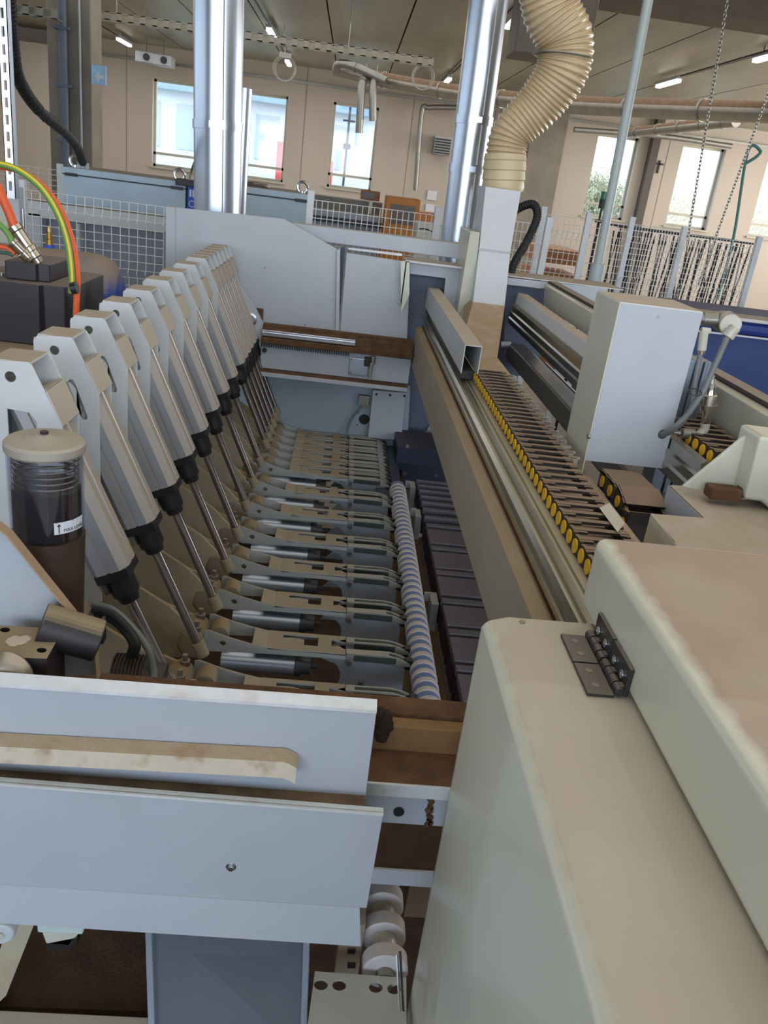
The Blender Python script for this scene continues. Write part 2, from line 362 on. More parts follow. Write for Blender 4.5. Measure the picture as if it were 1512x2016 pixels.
def shrub(x, y, h, wd, label):
    m = MB()
    for k in range(300):
        a = random.random()*2*PI; r = random.random()**.6*wd
        z0 = 1+random.random()*h*.3; z1 = 1+h*(.5+.5*random.random())*(1-.4*(r/wd)**2)
        b = V((x+r*.6*math.cos(a), y+r*.4*math.sin(a), z0)); t = V((x+r*math.cos(a)+random.uniform(-.2, .2), y+r*.5*math.sin(a), z1))
        m.cyl(b, t, .02, .008, n=4)
        for j in range(5):
            c = b.lerp(t, .4+.6*random.random()); dd = V((random.uniform(-.4, .4), random.uniform(-.2, .2), random.uniform(.1, .4)))
            m.cyl(c, c+dd, .014, .006, n=3)
            e = c+dd; s_ = .02+random.random()*.025
            m.add([e+V((-s_, 0, 0)), e+V((0, .02, s_)), e+V((s_, 0, 0)), e+V((0, 0, -s_))], [(0, 1, 2, 3)])
    build('bare_shrub', m, BUSH, None, label=label, cat='shrub', group='shrubs outside the windows', smooth=False)
for x, y, h, wd, lb in [(9.2, 33, 2.6, 1.6, 'bare shrub outside filling the window left of the pale pole'), (12.4, 34, 2.9, 1.7, 'bare shrub outside the window behind the hanging chain'),
                        (10.8, 38.5, 2.2, 1.4, 'lower bare shrub outside the right hand windows'), (15.6, 34, 2.6, 1.7, 'bare shrub outside the window at the right picture edge'),
                        (14.0, 40, 2.3, 1.5, 'far bare shrub outside between the last two windows'), (18.6, 37, 2.5, 1.5, 'rightmost bare shrub outside the last window')]:
    shrub(x, y, h, wd, lb)
# ceiling lamps
def lamp(p0, p1, label):
    z = 4.22; a = at(*p0, Z=z); b = at(*p1, Z=z); cx = (a.x+b.x)/2; y0, y1 = min(a.y, b.y), max(a.y, b.y)
    if y1-y0 > 1.5: y0, y1 = (y0+y1)/2-.75, (y0+y1)/2+.75
    t = thing('ceiling_lamp', label, 'lamp', (cx, (y0+y1)/2, z), 'strip lamps under the ceiling')
    build('lamp_body', MB().box(cx-.05, cx+.05, y0-.05, y1+.05, z, z+.05), PANEL, t)
    build('diffuser', MB().box(cx-.045, cx+.045, y0, y1, z-.05, z), LIT, t, bev=.01)
    build('suspension', MB().cyl((cx, y0+.2, z+.05), (cx, y0+.2, CZ), .006, n=6).cyl((cx, y1-.2, z+.05), (cx, y1-.2, CZ), .006, n=6), STEEL, t)
    build('lamp_conduit', MB().box(cx-.012, cx+.012, y0-4, y0-.05, z+.03, z+.05), BLACK, t)
lamp((230, 74), (258, 88), 'lit strip lamp above the left concrete column')
lamp((527, 54), (543, 75), 'lit strip lamp hanging right of the left round duct')
lamp((562, 117), (573, 127), 'small far strip lamp above the big left window')
lamp((1001, 50), (1018, 34), 'lit strip lamp between the tall duct and the tan hose')
lamp((876, 160), (888, 153), 'tiny far strip lamp left of the tall right duct')
lamp((1293, 167), (1340, 156), 'long lit strip lamp right of the pale pole')
lamp((1490, 116), (1512, 108), 'lit strip lamp at the right picture edge')
# ducts
def ribduct(pts, r, name, label, cat, m=GALV, step=1.2, grp=None):
    t = thing(name, label, cat, pts[0], grp); build('duct_tube', MB().tube(spline(pts, 5), r, 20), m, t)
    j = MB(); P = spline(pts, 5); acc = 0
    for a, b in zip(P, P[1:]):
        L = (b-a).length; acc += L
        if acc > step: acc = 0; d = (b-a).normalized(); j.cyl(a-d*.02, a+d*.02, r+.012, n=20)
    if j.v: build('joint_ring', j, STEEL, t)
    q = P[len(P)//2]; build('hanger_strap', MB().cyl(q+V((0, 0, r)), V((q.x, q.y, CZ)), .008, n=6), STEEL, t)
    return t
DUCTD = mat('dusty_galvanised_duct', (170, 168, 160), .3, .9, dust=1., dcol=(124, 98, 76), dlow=.0, var=.1)
ribduct([at(660, 135, Y=18), at(756, 158, Y=17.6), at(950, 190, Y=16.3), at(1140, 207, Y=14.5), at(1300, 214, Y=13.2), at(1530, 222, Y=11.6)], .137, 'main_duct', 'long dusty round duct running under the ceiling across the hall', 'duct', DUCTD)
ribduct([at(1236, 262, Y=19), at(1340, 250, Y=17), at(1450, 238, Y=15.4)], .1, 'branch_duct', 'short branch duct sloping into the long duct at right', 'duct', DUCTD, .5)
ribduct([at(1130, 255, Y=20.9), at(1300, 268, Y=20.9), at(1440, 288, Y=20.9)], .06, 'air_pipe', 'thin steel pipe along the wall above the right windows', 'pipe', DGALV, 2)
for dx, b, lb in ((0, (707, 262), 'left of two short steel ducts hanging before the narrow window'), (22, (734, 238), 'right of two short steel ducts hanging before the narrow window')):
    a = at(712+dx, 175, Y=17.2); e = at(*b, Y=17.2); c = at(735+dx, 158, Y=17.5)
    t = ribduct([e, a, a.lerp(c, .5)+V((-.06, 0, .08)), c, at(762+dx, 166, Y=17.6)], .074, 'drop_duct', lb, 'duct', DGALV, .9, 'short hanging ducts')
a = at(818, 375, Y=21.5); b = at(830, 225, Y=21.5); c = at(845, 212, Y=21.5); d = at(905, 212, Y=21.5)
ribduct([a, b, c, d], .06, 'riser_pipe', 'galvanised riser pipe bending right near the tall right duct', 'pipe', DGALV, .8)
ribduct([at(661, 140, Y=17.7), at(668, 126, Y=17.6), at(700, 132, Y=17.4), at(760, 160, Y=17.2)], .075, 'elbow_duct', 'steel duct with elbow hanging above the narrow window', 'duct', DGALV, .6)
# heater, boxes, trays
a = at(870, 287, Y=21.6)
t = thing('air_heater', 'grey louvred heater on the wall left of the tall right duct', 'heater', (a.x, 21.6, a.z-.2))
build('heater_body', MB().box(a.x-.2, a.x+.2, 21.5, 21.95, a.z-.2, a.z+.2), STEEL, t)
l_ = MB()
for k in range(6): l_.box(a.x-.19, a.x+.19, 21.45, 21.5, a.z-.18+k*.06, a.z-.15+k*.06)
build('louvre', l_, BLACK, t)
for (px, py), lb in (((288, 114), 'left beige box unit below the ceiling near the left column'), ((322, 120), 'right beige box unit with round outlet below the ceiling')):
    a = at(px, py, Y=20.8); t = thing('ceiling_unit', lb, 'ventilator', (a.x, 20.8, a.z-.1), 'beige units below the ceiling')
    build('unit_body', MB().box(a.x-.2, a.x+.2, 20.6, 21.1, a.z-.11, a.z+.11), PANEL, t, bev=.02)
    build('unit_outlet', MB().cyl((a.x+.05, 20.6, a.z), (a.x+.05, 20.56, a.z), .07), BLACK, t)
    build('unit_hanger', MB().box(a.x-.01, a.x+.01, 20.8, 20.82, a.z+.1, CZ), STEEL, t)
def tray(x0, x1, y, z, label):
    t = MB(); n = int((x1-x0)/.16)
    t.box(x0, x1, y, y+.01, z, z+.012); t.box(x0, x1, y, y+.01, z+.09, z+.1); t.box(x0, x1, y+.2, y+.21, z, z+.1)
    for k in range(n+1): t.box(x0+k*.16, x0+k*.16+.07, y, y+.01, z, z+.1)
    for k in range(0, n+1, 2): t.box(x0+k*.16, x0+k*.16+.07, y, y+.2, z, z+.006)
    q = thing('cable_tray', label, 'cable tray', (x0, y, z)); build('tray_rail', t, TRAYM, q)
    h = MB(); x = x0+.3
    while x < x1: h.cyl((x, y+.1, z), (x, y+.1, CZ), .006, n=6); x += 1.6
    build('hanger_rod', h, STEEL, q)
a = at(182, 40, Y=13); b = at(850, 118, Y=13)
tray(a.x, b.x, 13, at(500, 75, Y=13).z-.03, 'perforated cable tray hanging across behind the left duct')
a = at(30, 26, Y=11); tray(a.x-1.2, at(100, 30, Y=11).x, 11, a.z, 'short perforated cable tray left of the left column')
for (px, py, rr), lb in (((560, 135, .2), 'coiled cable ring hanging below the ceiling above the big window'), ((833, 152, .2), 'coiled cable ring hanging below the ceiling left of the tall duct')):
    a = at(px, py, Y=16); m = MB()
    for k in range(3): m.tube([a+V((rr*(1-.1*k)*math.cos(t/20*2*PI), .05*k, rr*(1-.05*k)*math.sin(t/20*2*PI))) for t in range(20)], .006, 6, True)
    q = thing('cable_coil', lb, 'cable coil', a, 'cable coils under the ceiling'); build('coil', m, STEEL, q)
    build('coil_bracket', MB().box(a.x-.1, a.x+.1, 15.95, 16.05, a.z+.16, a.z+.24).cyl((a.x, 16, a.z+.2), (a.x-.05, 16, CZ), .008, n=6), STEEL, q)
a = at(1080, 60, Y=8.6)
t = thing('ventilation_box', 'brown grey box unit under the ceiling behind the tan hose', 'ventilation unit', (a.x, 8.6, a.z))
build('unit_case', MB().box(at(1015, 60, Y=8.6).x, at(1165, 60, Y=8.6).x, 8.5, 9.0, at(1100, 115, Y=8.5).z, CZ), mat('unit_grey_brown', (124, 112, 100), .6), t, bev=.02)
# chains, rope and pole
def chain(p, q, n, label, grp):
    p = V(p); q = V(q); d = (q-p)/n; L = d.length; u = d.normalized(); s1 = u.orthogonal().normalized(); s2 = u.cross(s1)
    m = MB()
    for k in range(n):
        c = p+d*(k+.5); s = s1 if k % 2 else s2
        pts = [c+u*(L*.72*math.sin(t/12*2*PI)) + s*(L*.34*math.cos(t/12*2*PI)) for t in range(12)]
        m.tube(pts, L*.13, 6, True)
    build('hanging_chain', m, STEEL, None, label=label, cat='chain', group=grp)
chain(at(1434, -10, Y=7), at(1352, 480, Y=7), 62, 'steel chain hanging straight down before the right windows', 'hanging chains')
chain(at(1514, 180, Y=7), at(1408, 470, Y=7), 42, 'steel chain hanging slanted at the right picture edge', 'hanging chains')
chain(at(1408, 470, Y=7), at(1375, 560, Y=7.05), 14, 'loose lower chain end drooping behind the mesh fence', 'hanging chains')
a = at(1280, -20, Y=5.2); b = at(1172, 548, Y=5.2)
t = thing('support_pole', 'pale grey vertical round pole right of the tan hose', 'pole', b)
build('pole_tube', MB().cyl(b, a, .028, n=20), mat('pale_grey_paint', (168, 180, 180), .4), t)
build('pole_foot', MB().cyl(b+V((0, 0, -.02)), b+V((0, 0, .09)), .045, n=20), mat('pale_grey_paint', (168, 180, 180), .4), t, bev=.008)
a = at(1412, 590, Y=7.2); b = at(1472, 300, Y=7.2)
build('teal_rope', MB().tube(spline([a, a.lerp(b, .45)+V((.03, 0, 0)), b, at(1497, 297, Y=7.2), at(1490, 308, Y=7.2), at(1468, 322, Y=7.2)], 6), .012, 6), TEAL, None, label='teal rope looped at its top hanging before the right chain', cat='rope')

# ------------------------------------------------------------------ things standing behind the machine
def cabinet(x0, x1, y, z1, label):
    t = thing('control_cabinet', label, 'cabinet', ((x0+x1)/2, y+.3, 0), 'grey blue control cabinets behind the machine')
    build('cabinet_body', MB().box(x0, x1, y, y+.6, 0, z1-.012), BLUECAB, t, bev=.006)
    build('cabinet_lid', MB().box(x0-.004, x1+.004, y-.012, y+.6, z1-.008, z1+.035), BLUECAB, t, bev=.006)
    build('seal', MB().box(x0, x1, y-.006, y+.5, z1-.013, z1-.007), RUBBER, t)
    for x in (x0+.06, x1-.06):
        e = MB().tube([(x+.034*math.cos(k/16*2*PI), y+.08, z1+.075+.034*math.sin(k/16*2*PI)) for k in range(16)], .010, 8, True).cyl((x, y+.08, z1+.03), (x, y+.08, z1+.05), .02)
        build('eye_bolt', e, ALUC, t)
        build('corner_block', MB().box(x-.04, x+.04, y-.014, y+.02, z1-.02, z1+.0), BLACK, t)
cabinet(at(123, 340, Y=6).x, at(366, 365, Y=6).x, 6.0, at(240, 353, Y=6).z, 'left grey blue control cabinet with black hose on top')
cabinet(at(376, 370, Y=6).x, at(610, 392, Y=6).x, 6.0, at(540, 385, Y=6).z, 'right grey blue control cabinet behind the left round duct')
a = at(377, 388, Y=5.95); t = thing('warning_sticker', 'blue sticker with white symbols at cabinet edge beside the left duct', 'sticker', a)
build('sticker_base', MB().box(a.x-.03, a.x+.03, 5.975, 5.985, a.z-.09, a.z+.07), BLUEST, t)
g_ = MB()
for k in range(2): g_.box(a.x-.018+k*.02, a.x-.006+k*.02, 5.97, 5.975, a.z, a.z+.045)
g_.tube([(a.x+.02*math.cos(q/10*2*PI), 5.972, a.z-.045+.02*math.sin(q/10*2*PI)) for q in range(10)], .003, 4, True)
build('sticker_symbol', g_, LABELW, t)
a = at(370, 364, Y=5.9); b = at(372, 352, Y=6.0)
t = thing('cable_gland', 'grey cable entry with thin looping cable between the cabinets', 'cable entry', a)
build('gland_box', MB().box(a.x-.09, a.x+.05, 5.93, 6.1, a.z-.01, a.z+.03), BLACK, t, bev=.004).name
build('gland_cable', MB().tube(spline([at(372, 362, Y=5.95), at(376, 340, Y=5.95), at(384, 318, Y=5.95), at(388, 330, Y=6.2)], 6), .008, 8), STEEL, t)
build('coiled_cable', MB().tube(spline([at(476, 362, Y=6.2), at(500, 362, Y=6.1), at(528, 370, Y=6.2), at(505, 376, Y=6.3), at(470, 370, Y=6.3), at(490, 362, Y=6.3), at(525, 366, Y=6.4)], 6), .014, 8), STEEL, None, label='coil of grey cable lying on top of the right cabinet', cat='cable')
# ventilation ducts
def bigduct(cx, cy, z0, top, r, seams, label, group):
    t = thing('extraction_duct', label, 'duct', (cx, cy, z0), group)
    d = (V(top)-V((cx, cy, z0)))
    build('duct_pipe', MB().cyl((cx, cy, z0), top, r, n=48, cap=False), GALV, t)
    for s in seams:
        c = V((cx, cy, z0))+d*s; u = d.normalized()
        build('clamp_ring', MB().cyl(c-u*.022, c+u*.022, r+.006, n=48).box(c.x-r*.2, c.x-r*.2+.05, c.y-r-.014, c.y-r, c.z-.014, c.z+.014), GALV, t)
    build('seam', MB().cyl((cx+r*.35, cy-r*.94, z0), (V(top)+V((r*.35, -r*.94, 0))), .003, n=6), STEEL, t)
    return t
a = at(431, 415, Y=4.9); b = at(431, -20, Y=4.9)
bigduct(a.x, 4.9, a.z-.25, b, .128, [.52], 'left galvanised round duct rising behind the white side panel', 'tall extraction ducts')
a = at(470, 415, Y=5.15); t = thing('side_duct', 'slimmer galvanised pipe end standing just right of the left round duct', 'duct', (a.x, 5.1, 1.8))
build('duct_pipe', MB().cyl((a.x, 5.12, 0), (a.x+.0, 5.12, at(478, 173, Y=5.1).z), .045, n=28), GALV, t)
a = at(905, 468, Y=4.75); b = at(965, -20, Y=4.75)
bigduct(a.x, 4.75, a.z-.3, b, .098, [.44, .60], 'right galvanised round duct rising behind the white top rail', 'tall extraction ducts')
# tan flexible duct
pts = [at(990, 368, Y=4.35), at(994, 318, Y=4.35), at(1008, 262, Y=4.35), at(1062, 205, Y=4.33), at(1106, 140, Y=4.3), at(1112, 80, Y=4.3), at(1085, 20, Y=4.3), at(1075, -40, Y=4.3)]
P = spline(pts, 26); rr = []
L = 0; out = MB()
R0 = [.098, .096, .098, .112, .125, .128, .128, .128]
vs = []
for i, p in enumerate(P):
    base = R0[min(i//26, 7)]*(1-(i % 26)/26)+R0[min(i//26+1, 7)]*((i % 26)/26)
    if i: L += (P[i]-P[i-1]).length
    rr.append(base+.004*math.sin(L/.021*2*PI))
t = thing('flexible_hose', 'big tan ribbed flexible duct curving up from the white chute', 'hose', pts[0])
# denser path for ribs
P2 = spline(pts, 110); r2 = []; L = 0
for i, p in enumerate(P2):
    base = R0[min(i//110, 7)]*(1-(i % 110)/110)+R0[min(i//110+1, 7)]*((i % 110)/110)
    if i: L += (P2[i]-P2[i-1]).length
    r2.append(base+.0038*math.sin(L/.022*2*PI))
build('hose_body', MB().tube(P2, r2, 30), HOSEM, t)
build('hose_cuff', MB().lathe([(-.02, .1), (0, .106), (.03, .102), (.035, .107), (.075, .103), (.08, .107), (.12, .103), (.125, .106), (.15, .1)], pts[0], pts[1]-pts[0], 30), mat('pale_cuff', (200, 184, 150), .4), t)
build('hose_band', MB().tube([at(1108, 112, Y=4.3)+V((.137*math.cos(k/30*2*PI), .137*math.sin(k/30*2*PI), .0)) for k in range(30)], .006, 6, True), STEEL, t)
# black corrugated hose on the left, from slotted strut to cabinet
def corr(pts, r, m, name, label, cat, k=30, pitch=.012, parent=None):
    P = spline(pts, k); L = 0; rs = []
    for i in range(len(P)):
        if i: L += (P[i]-P[i-1]).length
        rs.append(r*(1+.08*math.sin(L/pitch*2*PI)))
    return build(name, MB().tube(P, rs, 14), m, parent, label=label, cat=cat)
corr([at(15, -30, Y=3.6), at(22, 60, Y=3.7), at(35, 150, Y=3.9), at(75, 215, Y=4.3), at(125, 258, Y=5), at(152, 290, Y=5.6), at(163, 320, Y=6.05)], .026, RUBBER, 'corrugated_hose', 'long black corrugated hose hanging down to the left cabinet', 'hose', 40, .016)
t = thing('hose_gland_row', 'row of white cable glands on the left cabinet top', 'cable glands', at(163, 330, Y=6.05))
for k in range(3): 
    a = at(157+k*7, 328+k, Y=6.05); build('gland', MB().cyl((a.x, a.y, a.z-.03), (a.x, a.y, a.z+.03), .014, n=10), PANEL, t)
a = at(12, 300, Y=3.55); b = at(12, -20, Y=3.55); m = MB(); z = a.z-.3; x0 = at(3, 200, Y=3.55).x; x1 = at(22, 200, Y=3.55).x
pr = rect(x0, x1, at(15, 390, Y=3.55).z, 3.0); hs = []
z = pr[0][1]+.03
while z < 2.95: hs.append(rect((x0+x1)/2-.006, (x0+x1)/2+.006, z, z+.035)); z += .06
m.prism(pr, 'Y', 3.55, 3.553, hs).box(x0, x0+.003, 3.55, 3.59, pr[0][1], 3.0).box(x1-.003, x1, 3.55, 3.59, pr[0][1], 3.0)
build('slotted_strut', m, ALUC, None, label='perforated steel strut standing at the left picture edge', cat='strut')
# mesh fences
def fence(p0, p1, z0, z1, nx, nz, label, posts=(), kink=True, r=.0025, group='white wire mesh fences', vdouble=False):
    p0 = V((p0[0], p0[1], 0)); p1 = V((p1[0], p1[1], 0)); d = p1-p0; t = thing('mesh_fence', label, 'fence', (p0.x, p0.y, z0), group)
    nrm = V((d.y, -d.x, 0)).normalized(); m = MB()
    kz = [z0+(z1-z0)*f for f in (.22, .62, .9)] if kink else []
    for i in range(nx+1):
        b = p0+d*i/nx; pts = [b+V((0, 0, z0))]
        for q in kz: pts += [b+V((0, 0, q-.03)), b+nrm*.025+V((0, 0, q)), b+V((0, 0, q+.03))]
        pts.append(b+V((0, 0, z1))); m.tube(pts, r, 5)
    for j in range(nz+1):
        z = z0+(z1-z0)*j/nz; m.tube([p0+V((0, 0, z)), p1+V((0, 0, z))], r, 5)
    build('wire_panel', m, FENCE, t)
    for f in posts:
        b = p0+d*f; build('post', MB().box(b.x-.02, b.x+.02, b.y-.02, b.y+.02, 0, z1+.05), mat('white_post', (214, 218, 222), .4), t)
fence((at(45, 400, Y=4.9).x, 4.9), (at(323, 420, Y=4.9).x, 4.9), .9, at(200, 392, Y=4.9).z, 16, 22, 'white mesh fence at left between post and machine side panel', (0,))
fence((at(75, 335, Y=7.2).x-1.0, 7.2), (at(118, 340, Y=7.2).x, 7.2), 1.2, at(90, 332, Y=7.2).z, 14, 18, 'far cream mesh fence left of the cabinet', (1,))
fence((at(612, 393, Y=5.3).x, 5.3), (at(862, 425, Y=5.3).x, 5.3), 1.2, at(740, 409, Y=5.3).z, 22, 16, 'white mesh fence behind the machine between cabinet and right duct', (0, 1), False)
a = at(1010, 435, Y=5.6); b = at(1080, 445, Y=5.6)
fence((a.x, 5.6), (b.x, 5.6), 1.2, a.z, 7, 14, 'narrow white mesh fence right of the hose chute', (1,), False)
zt = at(1280, 445, Y=6.2).z
fence((at(1070, 420, Y=6.2).x, 6.2), (at(1240, 440, Y=6.2).x, 6.2), 1.1, at(1100, 425, Y=6.2).z, 16, 20, 'white mesh fence panel nearest the black hose at right', (0, .52))
fence((at(1243, 440, Y=6.3).x, 6.3), (at(1345, 455, Y=6.3).x, 6.3), 1.1, at(1290, 447, Y=6.3).z, 18, 24, 'white mesh fence panel in the middle of the right fence', (0,))
fence((at(1347, 455, Y=6.4).x, 6.4), (at(1492, 480, Y=6.4).x, 6.4), 1.1, at(1420, 470, Y=6.4).z, 24, 24, 'white mesh fence panel at the far right ending in a wide post', (0, 1.0))
# rack of black bars behind fence
t = thing('bar_rack', 'black steel bar rack standing behind the right mesh fence', 'rack', (at(1330, 470, Y=9).x, 9, 0))
m = MB(); x0 = at(1205, 470, Y=9).x; x1 = at(1478, 470, Y=9).x; zt = at(1330, 462, Y=9).z
for k in range(46):
    x = x0+(x1-x0)*k/45+random.uniform(-.01, .01)
    m.tube([(x, 9+random.uniform(-.3, .3), .8), (x+random.uniform(-.04, .04), 9, zt-random.random()*.04)], .009, 4)
build('upright_bars', m, BLACK, t)
build('rack_foot', MB().box(x0, x0+.04, 8.9, 9.33, 0, .8).box(x1-.04, x1, 8.9, 9.33, 0, .8), BLACK, t)
build('rack_rail', MB().box(x0, x1, 8.9, 8.93, zt, zt+.02).box(x0, x1, 9.3, 9.33, zt, zt+.02).box(x0, x1, 8.9, 8.93, .75, .8), BLACK, t)
# orange machines and line behind the centre fence
a = at(762, 385, Y=9); b = at(823, 440, Y=9)
t = thing('orange_console', 'orange control console with dark screen behind the centre fence', 'console', ((a.x+b.x)/2, 9.2, 0))
build('console_body', MB().box(a.x, b.x, 9.0, 9.5, 0, a.z), ORANGE, t, bev=.01)
build('screen', MB().box(a.x+.05, b.x-.05, 8.985, 9.0, a.z-.26, a.z-.07), mat('brown_screen', (96, 76, 60), .3), t)
a = at(825, 418, Y=9); b = at(862, 450, Y=9)
build('orange_cabinet', MB().box(a.x, b.x, 9.1, 9.6, 0, a.z), ORANGE, None, label='low orange cabinet right of the orange console', cat='cabinet', bev=.01)
a = at(711, 373, Y=9.5); b = at(747, 397, Y=9.5)
t = thing('monitor', 'small monitor with brown frame left of the orange console', 'monitor', ((a.x+b.x)/2, 9.5, b.z))
build('monitor_frame', MB().box(a.x, b.x, 9.5, 9.56, b.z, a.z), mat('brown_frame', (150, 96, 56), .5), t, bev=.006)
build('monitor_screen', MB().box(a.x+.02, a.x+(b.x-a.x)*.72, 9.49, 9.5, b.z+.02, a.z-.02), mat('grey_screen', (76, 72, 78), .3), t)
build('monitor_arm', MB().box(a.x+.1, a.x+.14, 9.52, 9.56, b.z-.16, b.z), STEEL, t)
t = thing('processing_line', 'long low white machine line behind the centre fence', 'machine', (0, 9, 0))
x0 = at(612, 400, Y=9.3).x; x1 = at(760, 420, Y=9.3).x; zz = at(690, 418, Y=9.3).z; x1 = at(757, 420, Y=9.3).x-.02
build('line_body', MB().box(x0, x1, 9.3, 9.9, 0, zz), PANEL, t, bev=.01)
build('line_rail', MB().box(x0, x1, 9.2, 9.3, zz-.12, zz-.07).box(x0+.4, x1-.1, 9.25, 9.3, zz-.2, zz-.16), BLACK, t)
build('line_hood', MB().box(x0, x1, 9.6, 9.95, zz, zz+.12), mat('grey_brown_hood', (132, 126, 118), .6), t)
a = at(822, 437, Y=7); b = at(868, 470, Y=7)
t = thing('small_appliance', 'small white box with a black handle left of the right duct', 'appliance', (a.x, 7, b.z-.3))
build('appliance_body', MB().box(a.x, b.x, 7, 7.3, b.z-.3, a.z).box(a.x+.02, b.x-.02, 7.02, 7.28, 0, b.z-.3), mat('off_white', (206, 200, 190), .5), t, bev=.01)
build('appliance_handle', MB().tube(spline([(a.x+.01, 6.98, a.z-.05), (a.x+.08, 6.96, a.z-.045), (a.x+.15, 6.98, a.z-.08), (a.x+.15, 6.98, a.z-.16)], 5), .005, 6), BLACK, t)
a = at(852, 393, Y=21.6)
build('wall_notice', MB().box(a.x-.12, a.x+.12, 21.95, 21.98, a.z-.02, a.z+.2).box(a.x-.12, a.x+.1, 21.95, 21.98, a.z-.3, a.z-.12), LABELW, None, label='white paper notices on the wall left of the right duct', cat='notice')
a = at(1130, 505, Y=11)
build('timber_stack', MB().box(at(1060, 500, Y=11).x, at(1150, 500, Y=11).x, 11, 12, at(1100, 520, Y=11).z, at(1100, 492, Y=11).z).box(at(1060, 500, Y=11).x, at(1150, 500, Y=11).x, 11, 12, 0, at(1100, 540, Y=11).z), WOODO, None, label='orange timber beams stacked behind the right fence', cat='timber')
t = thing('signal_lamp', 'green signal lamp on a black stem above the right fence', 'signal lamp', at(1186, 430, Y=6.3))
a = at(1188, 393, Y=6.3); build('lens', MB().cyl(a, a+V((0, 0, .055)), .024, n=16), GREENL, t, bev=.003)
build('lamp_stem', MB().cyl(a-V((0, 0, .06)), a, .026, n=16).cyl(a-V((0.0, 0, .14)), a-V((0, 0, .06)), .008, n=8).cyl(V((a.x, a.y, 0)), a-V((0, 0, .14)), .012, n=8).cyl(a-V((0, 0, .16)), a-V((0, 0, .14)), .03, n=12), BLACK, t)
a = at(1500, 560, Y=8)
build('work_bench', MB().box(a.x-.1, a.x+1.5, 7.4, 8.4, 0, .9).box(a.x-.15, a.x+1.5, 7.3, 8.4, .9, .96), mat('brown_bench', (110, 92, 76), .6), None, label='brown bench beyond the fence at the right picture edge', cat='bench')
# ------------------------------------------------------------------ the machine: end walls and rails
YB = 4.3
def wpoly(pts, Y): return [(at(x, y, Y=Y).x, at(x, y, Y=Y).z) for x, y in pts]
t = thing('machine_cover_sheet', 'big white side panel with slanted top right corner behind the cylinder row', 'panel', (-.4, YB, 1.3))
build('panel_sheet', MB().prism(wpoly([(344, 408), (560, 431), (666, 492), (662, 658), (515, 640), (330, 560)], YB), 'Y', YB, YB+.012), PANEL, t, bev=.004)
pl = wpoly([(326, 406), (345, 408), (345, 560), (326, 560)], YB-.01)
build('panel_flange', MB().prism(pl, 'Y', YB-.01, YB+.1), PANEL, t, bev=.004)
a = wpoly([(663, 492), (670, 488), (668, 660), (660, 658)], YB)
build('panel_rim', MB().prism(a, 'Y', YB-.02, YB+.05), PANEL, t, bev=.003)
build('panel_screw', MB().cyl(at(521, 527, Y=YB)-V((0, .004, 0)), at(521, 527, Y=YB), .005).cyl(at(600, 640, Y=YB)-V((0, .004, 0)), at(600, 640, Y=YB), .005), STEEL, t)
build('cabinet_door', MB().prism(wpoly([(682, 497), (798, 515), (783, 674), (669, 656)], YB), 'Y', YB, YB+.02), PANEL, None, label='narrow white door sheet between the big side panel and the recess frame', cat='door panel', bev=.004)
build('door_edge_strip', MB().prism(wpoly([(671, 487), (679, 488), (666, 658), (659, 656)], YB+.02), 'Y', YB+.02, YB+.05), NAVY, None, label='dark gap strip left of the narrow white door sheet', cat='strip')
build('label_strip', MB().prism(wpoly([(686, 487), (792, 499), (791, 504), (686, 491)], YB), 'Y', YB-.01, YB), LABELW, None, label='thin white strip under the top rail above the narrow door', cat='strip')
# top rail
t = thing('top_rail', 'long white box rail with dusty top running behind the machine', 'rail', (.2, 4.5, 1.8))
tp = at(560, 434, Y=4.45); bt = at(926, 515, Y=4.45)
build('rail_beam', MB().box(at(575, 440, Y=4.45).x, at(932, 500, Y=4.45).x, 4.45, 4.56, at(760, 492, Y=4.45).z, at(760, 462, Y=4.45).z), PANEL, t, bev=.004)
# recess frame where the gantry leaves
xl = at(797, 515, Y=YB).x; xr = at(905, 530, Y=YB).x; zt = at(850, 520, Y=YB).z
pf = wpoly([(797, 515), (922, 531), (905, 720), (778, 720)], YB); ho = wpoly([(807, 539), (877, 548), (862, 705), (800, 700)], YB)
t = thing('recess_frame', 'white frame around the dark recess the gantry beam comes out of', 'frame', (xl, YB, 1.3))
build('frame_sheet', MB().prism(pf, 'Y', YB-.0, YB+.012, [ho]), PANEL, t, bev=.002)
build('frame_hood', MB().prism([(xl, zt), (xr+.03, zt), (xr+.03, zt+.01), (xl, zt+.01)], 'Y', YB-.06, YB+.12), WHITE, t)
build('frame_cheek', MB().prism(wpoly([(789, 514), (806, 515), (806, 580), (789, 618)], YB-.06), 'Y', YB-.06, YB-.055).box(xl, xl+.006, YB-.06, YB, at(797, 600, Y=YB).z, zt), CREAM, t)
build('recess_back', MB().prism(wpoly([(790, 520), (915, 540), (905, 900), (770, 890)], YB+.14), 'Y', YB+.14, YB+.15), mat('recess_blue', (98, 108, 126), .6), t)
t = thing('perforated_strip', 'pale vertical strip with a row of dark screw holes right of the recess', 'strip', at(900, 600, Y=YB-.03))
build('strip_sheet', MB().prism(wpoly([(905, 537), (921, 539), (910, 642), (893, 640)], YB-.03), 'Y', YB-.03, YB-.02), PANEL, t)
for k in range(5): 
    c = at(911-k*2.6, 546+k*20, Y=YB-.03); build('screw', MB().cyl(c-V((0, .004, 0)), c, .006, n=10), BLACK, t)
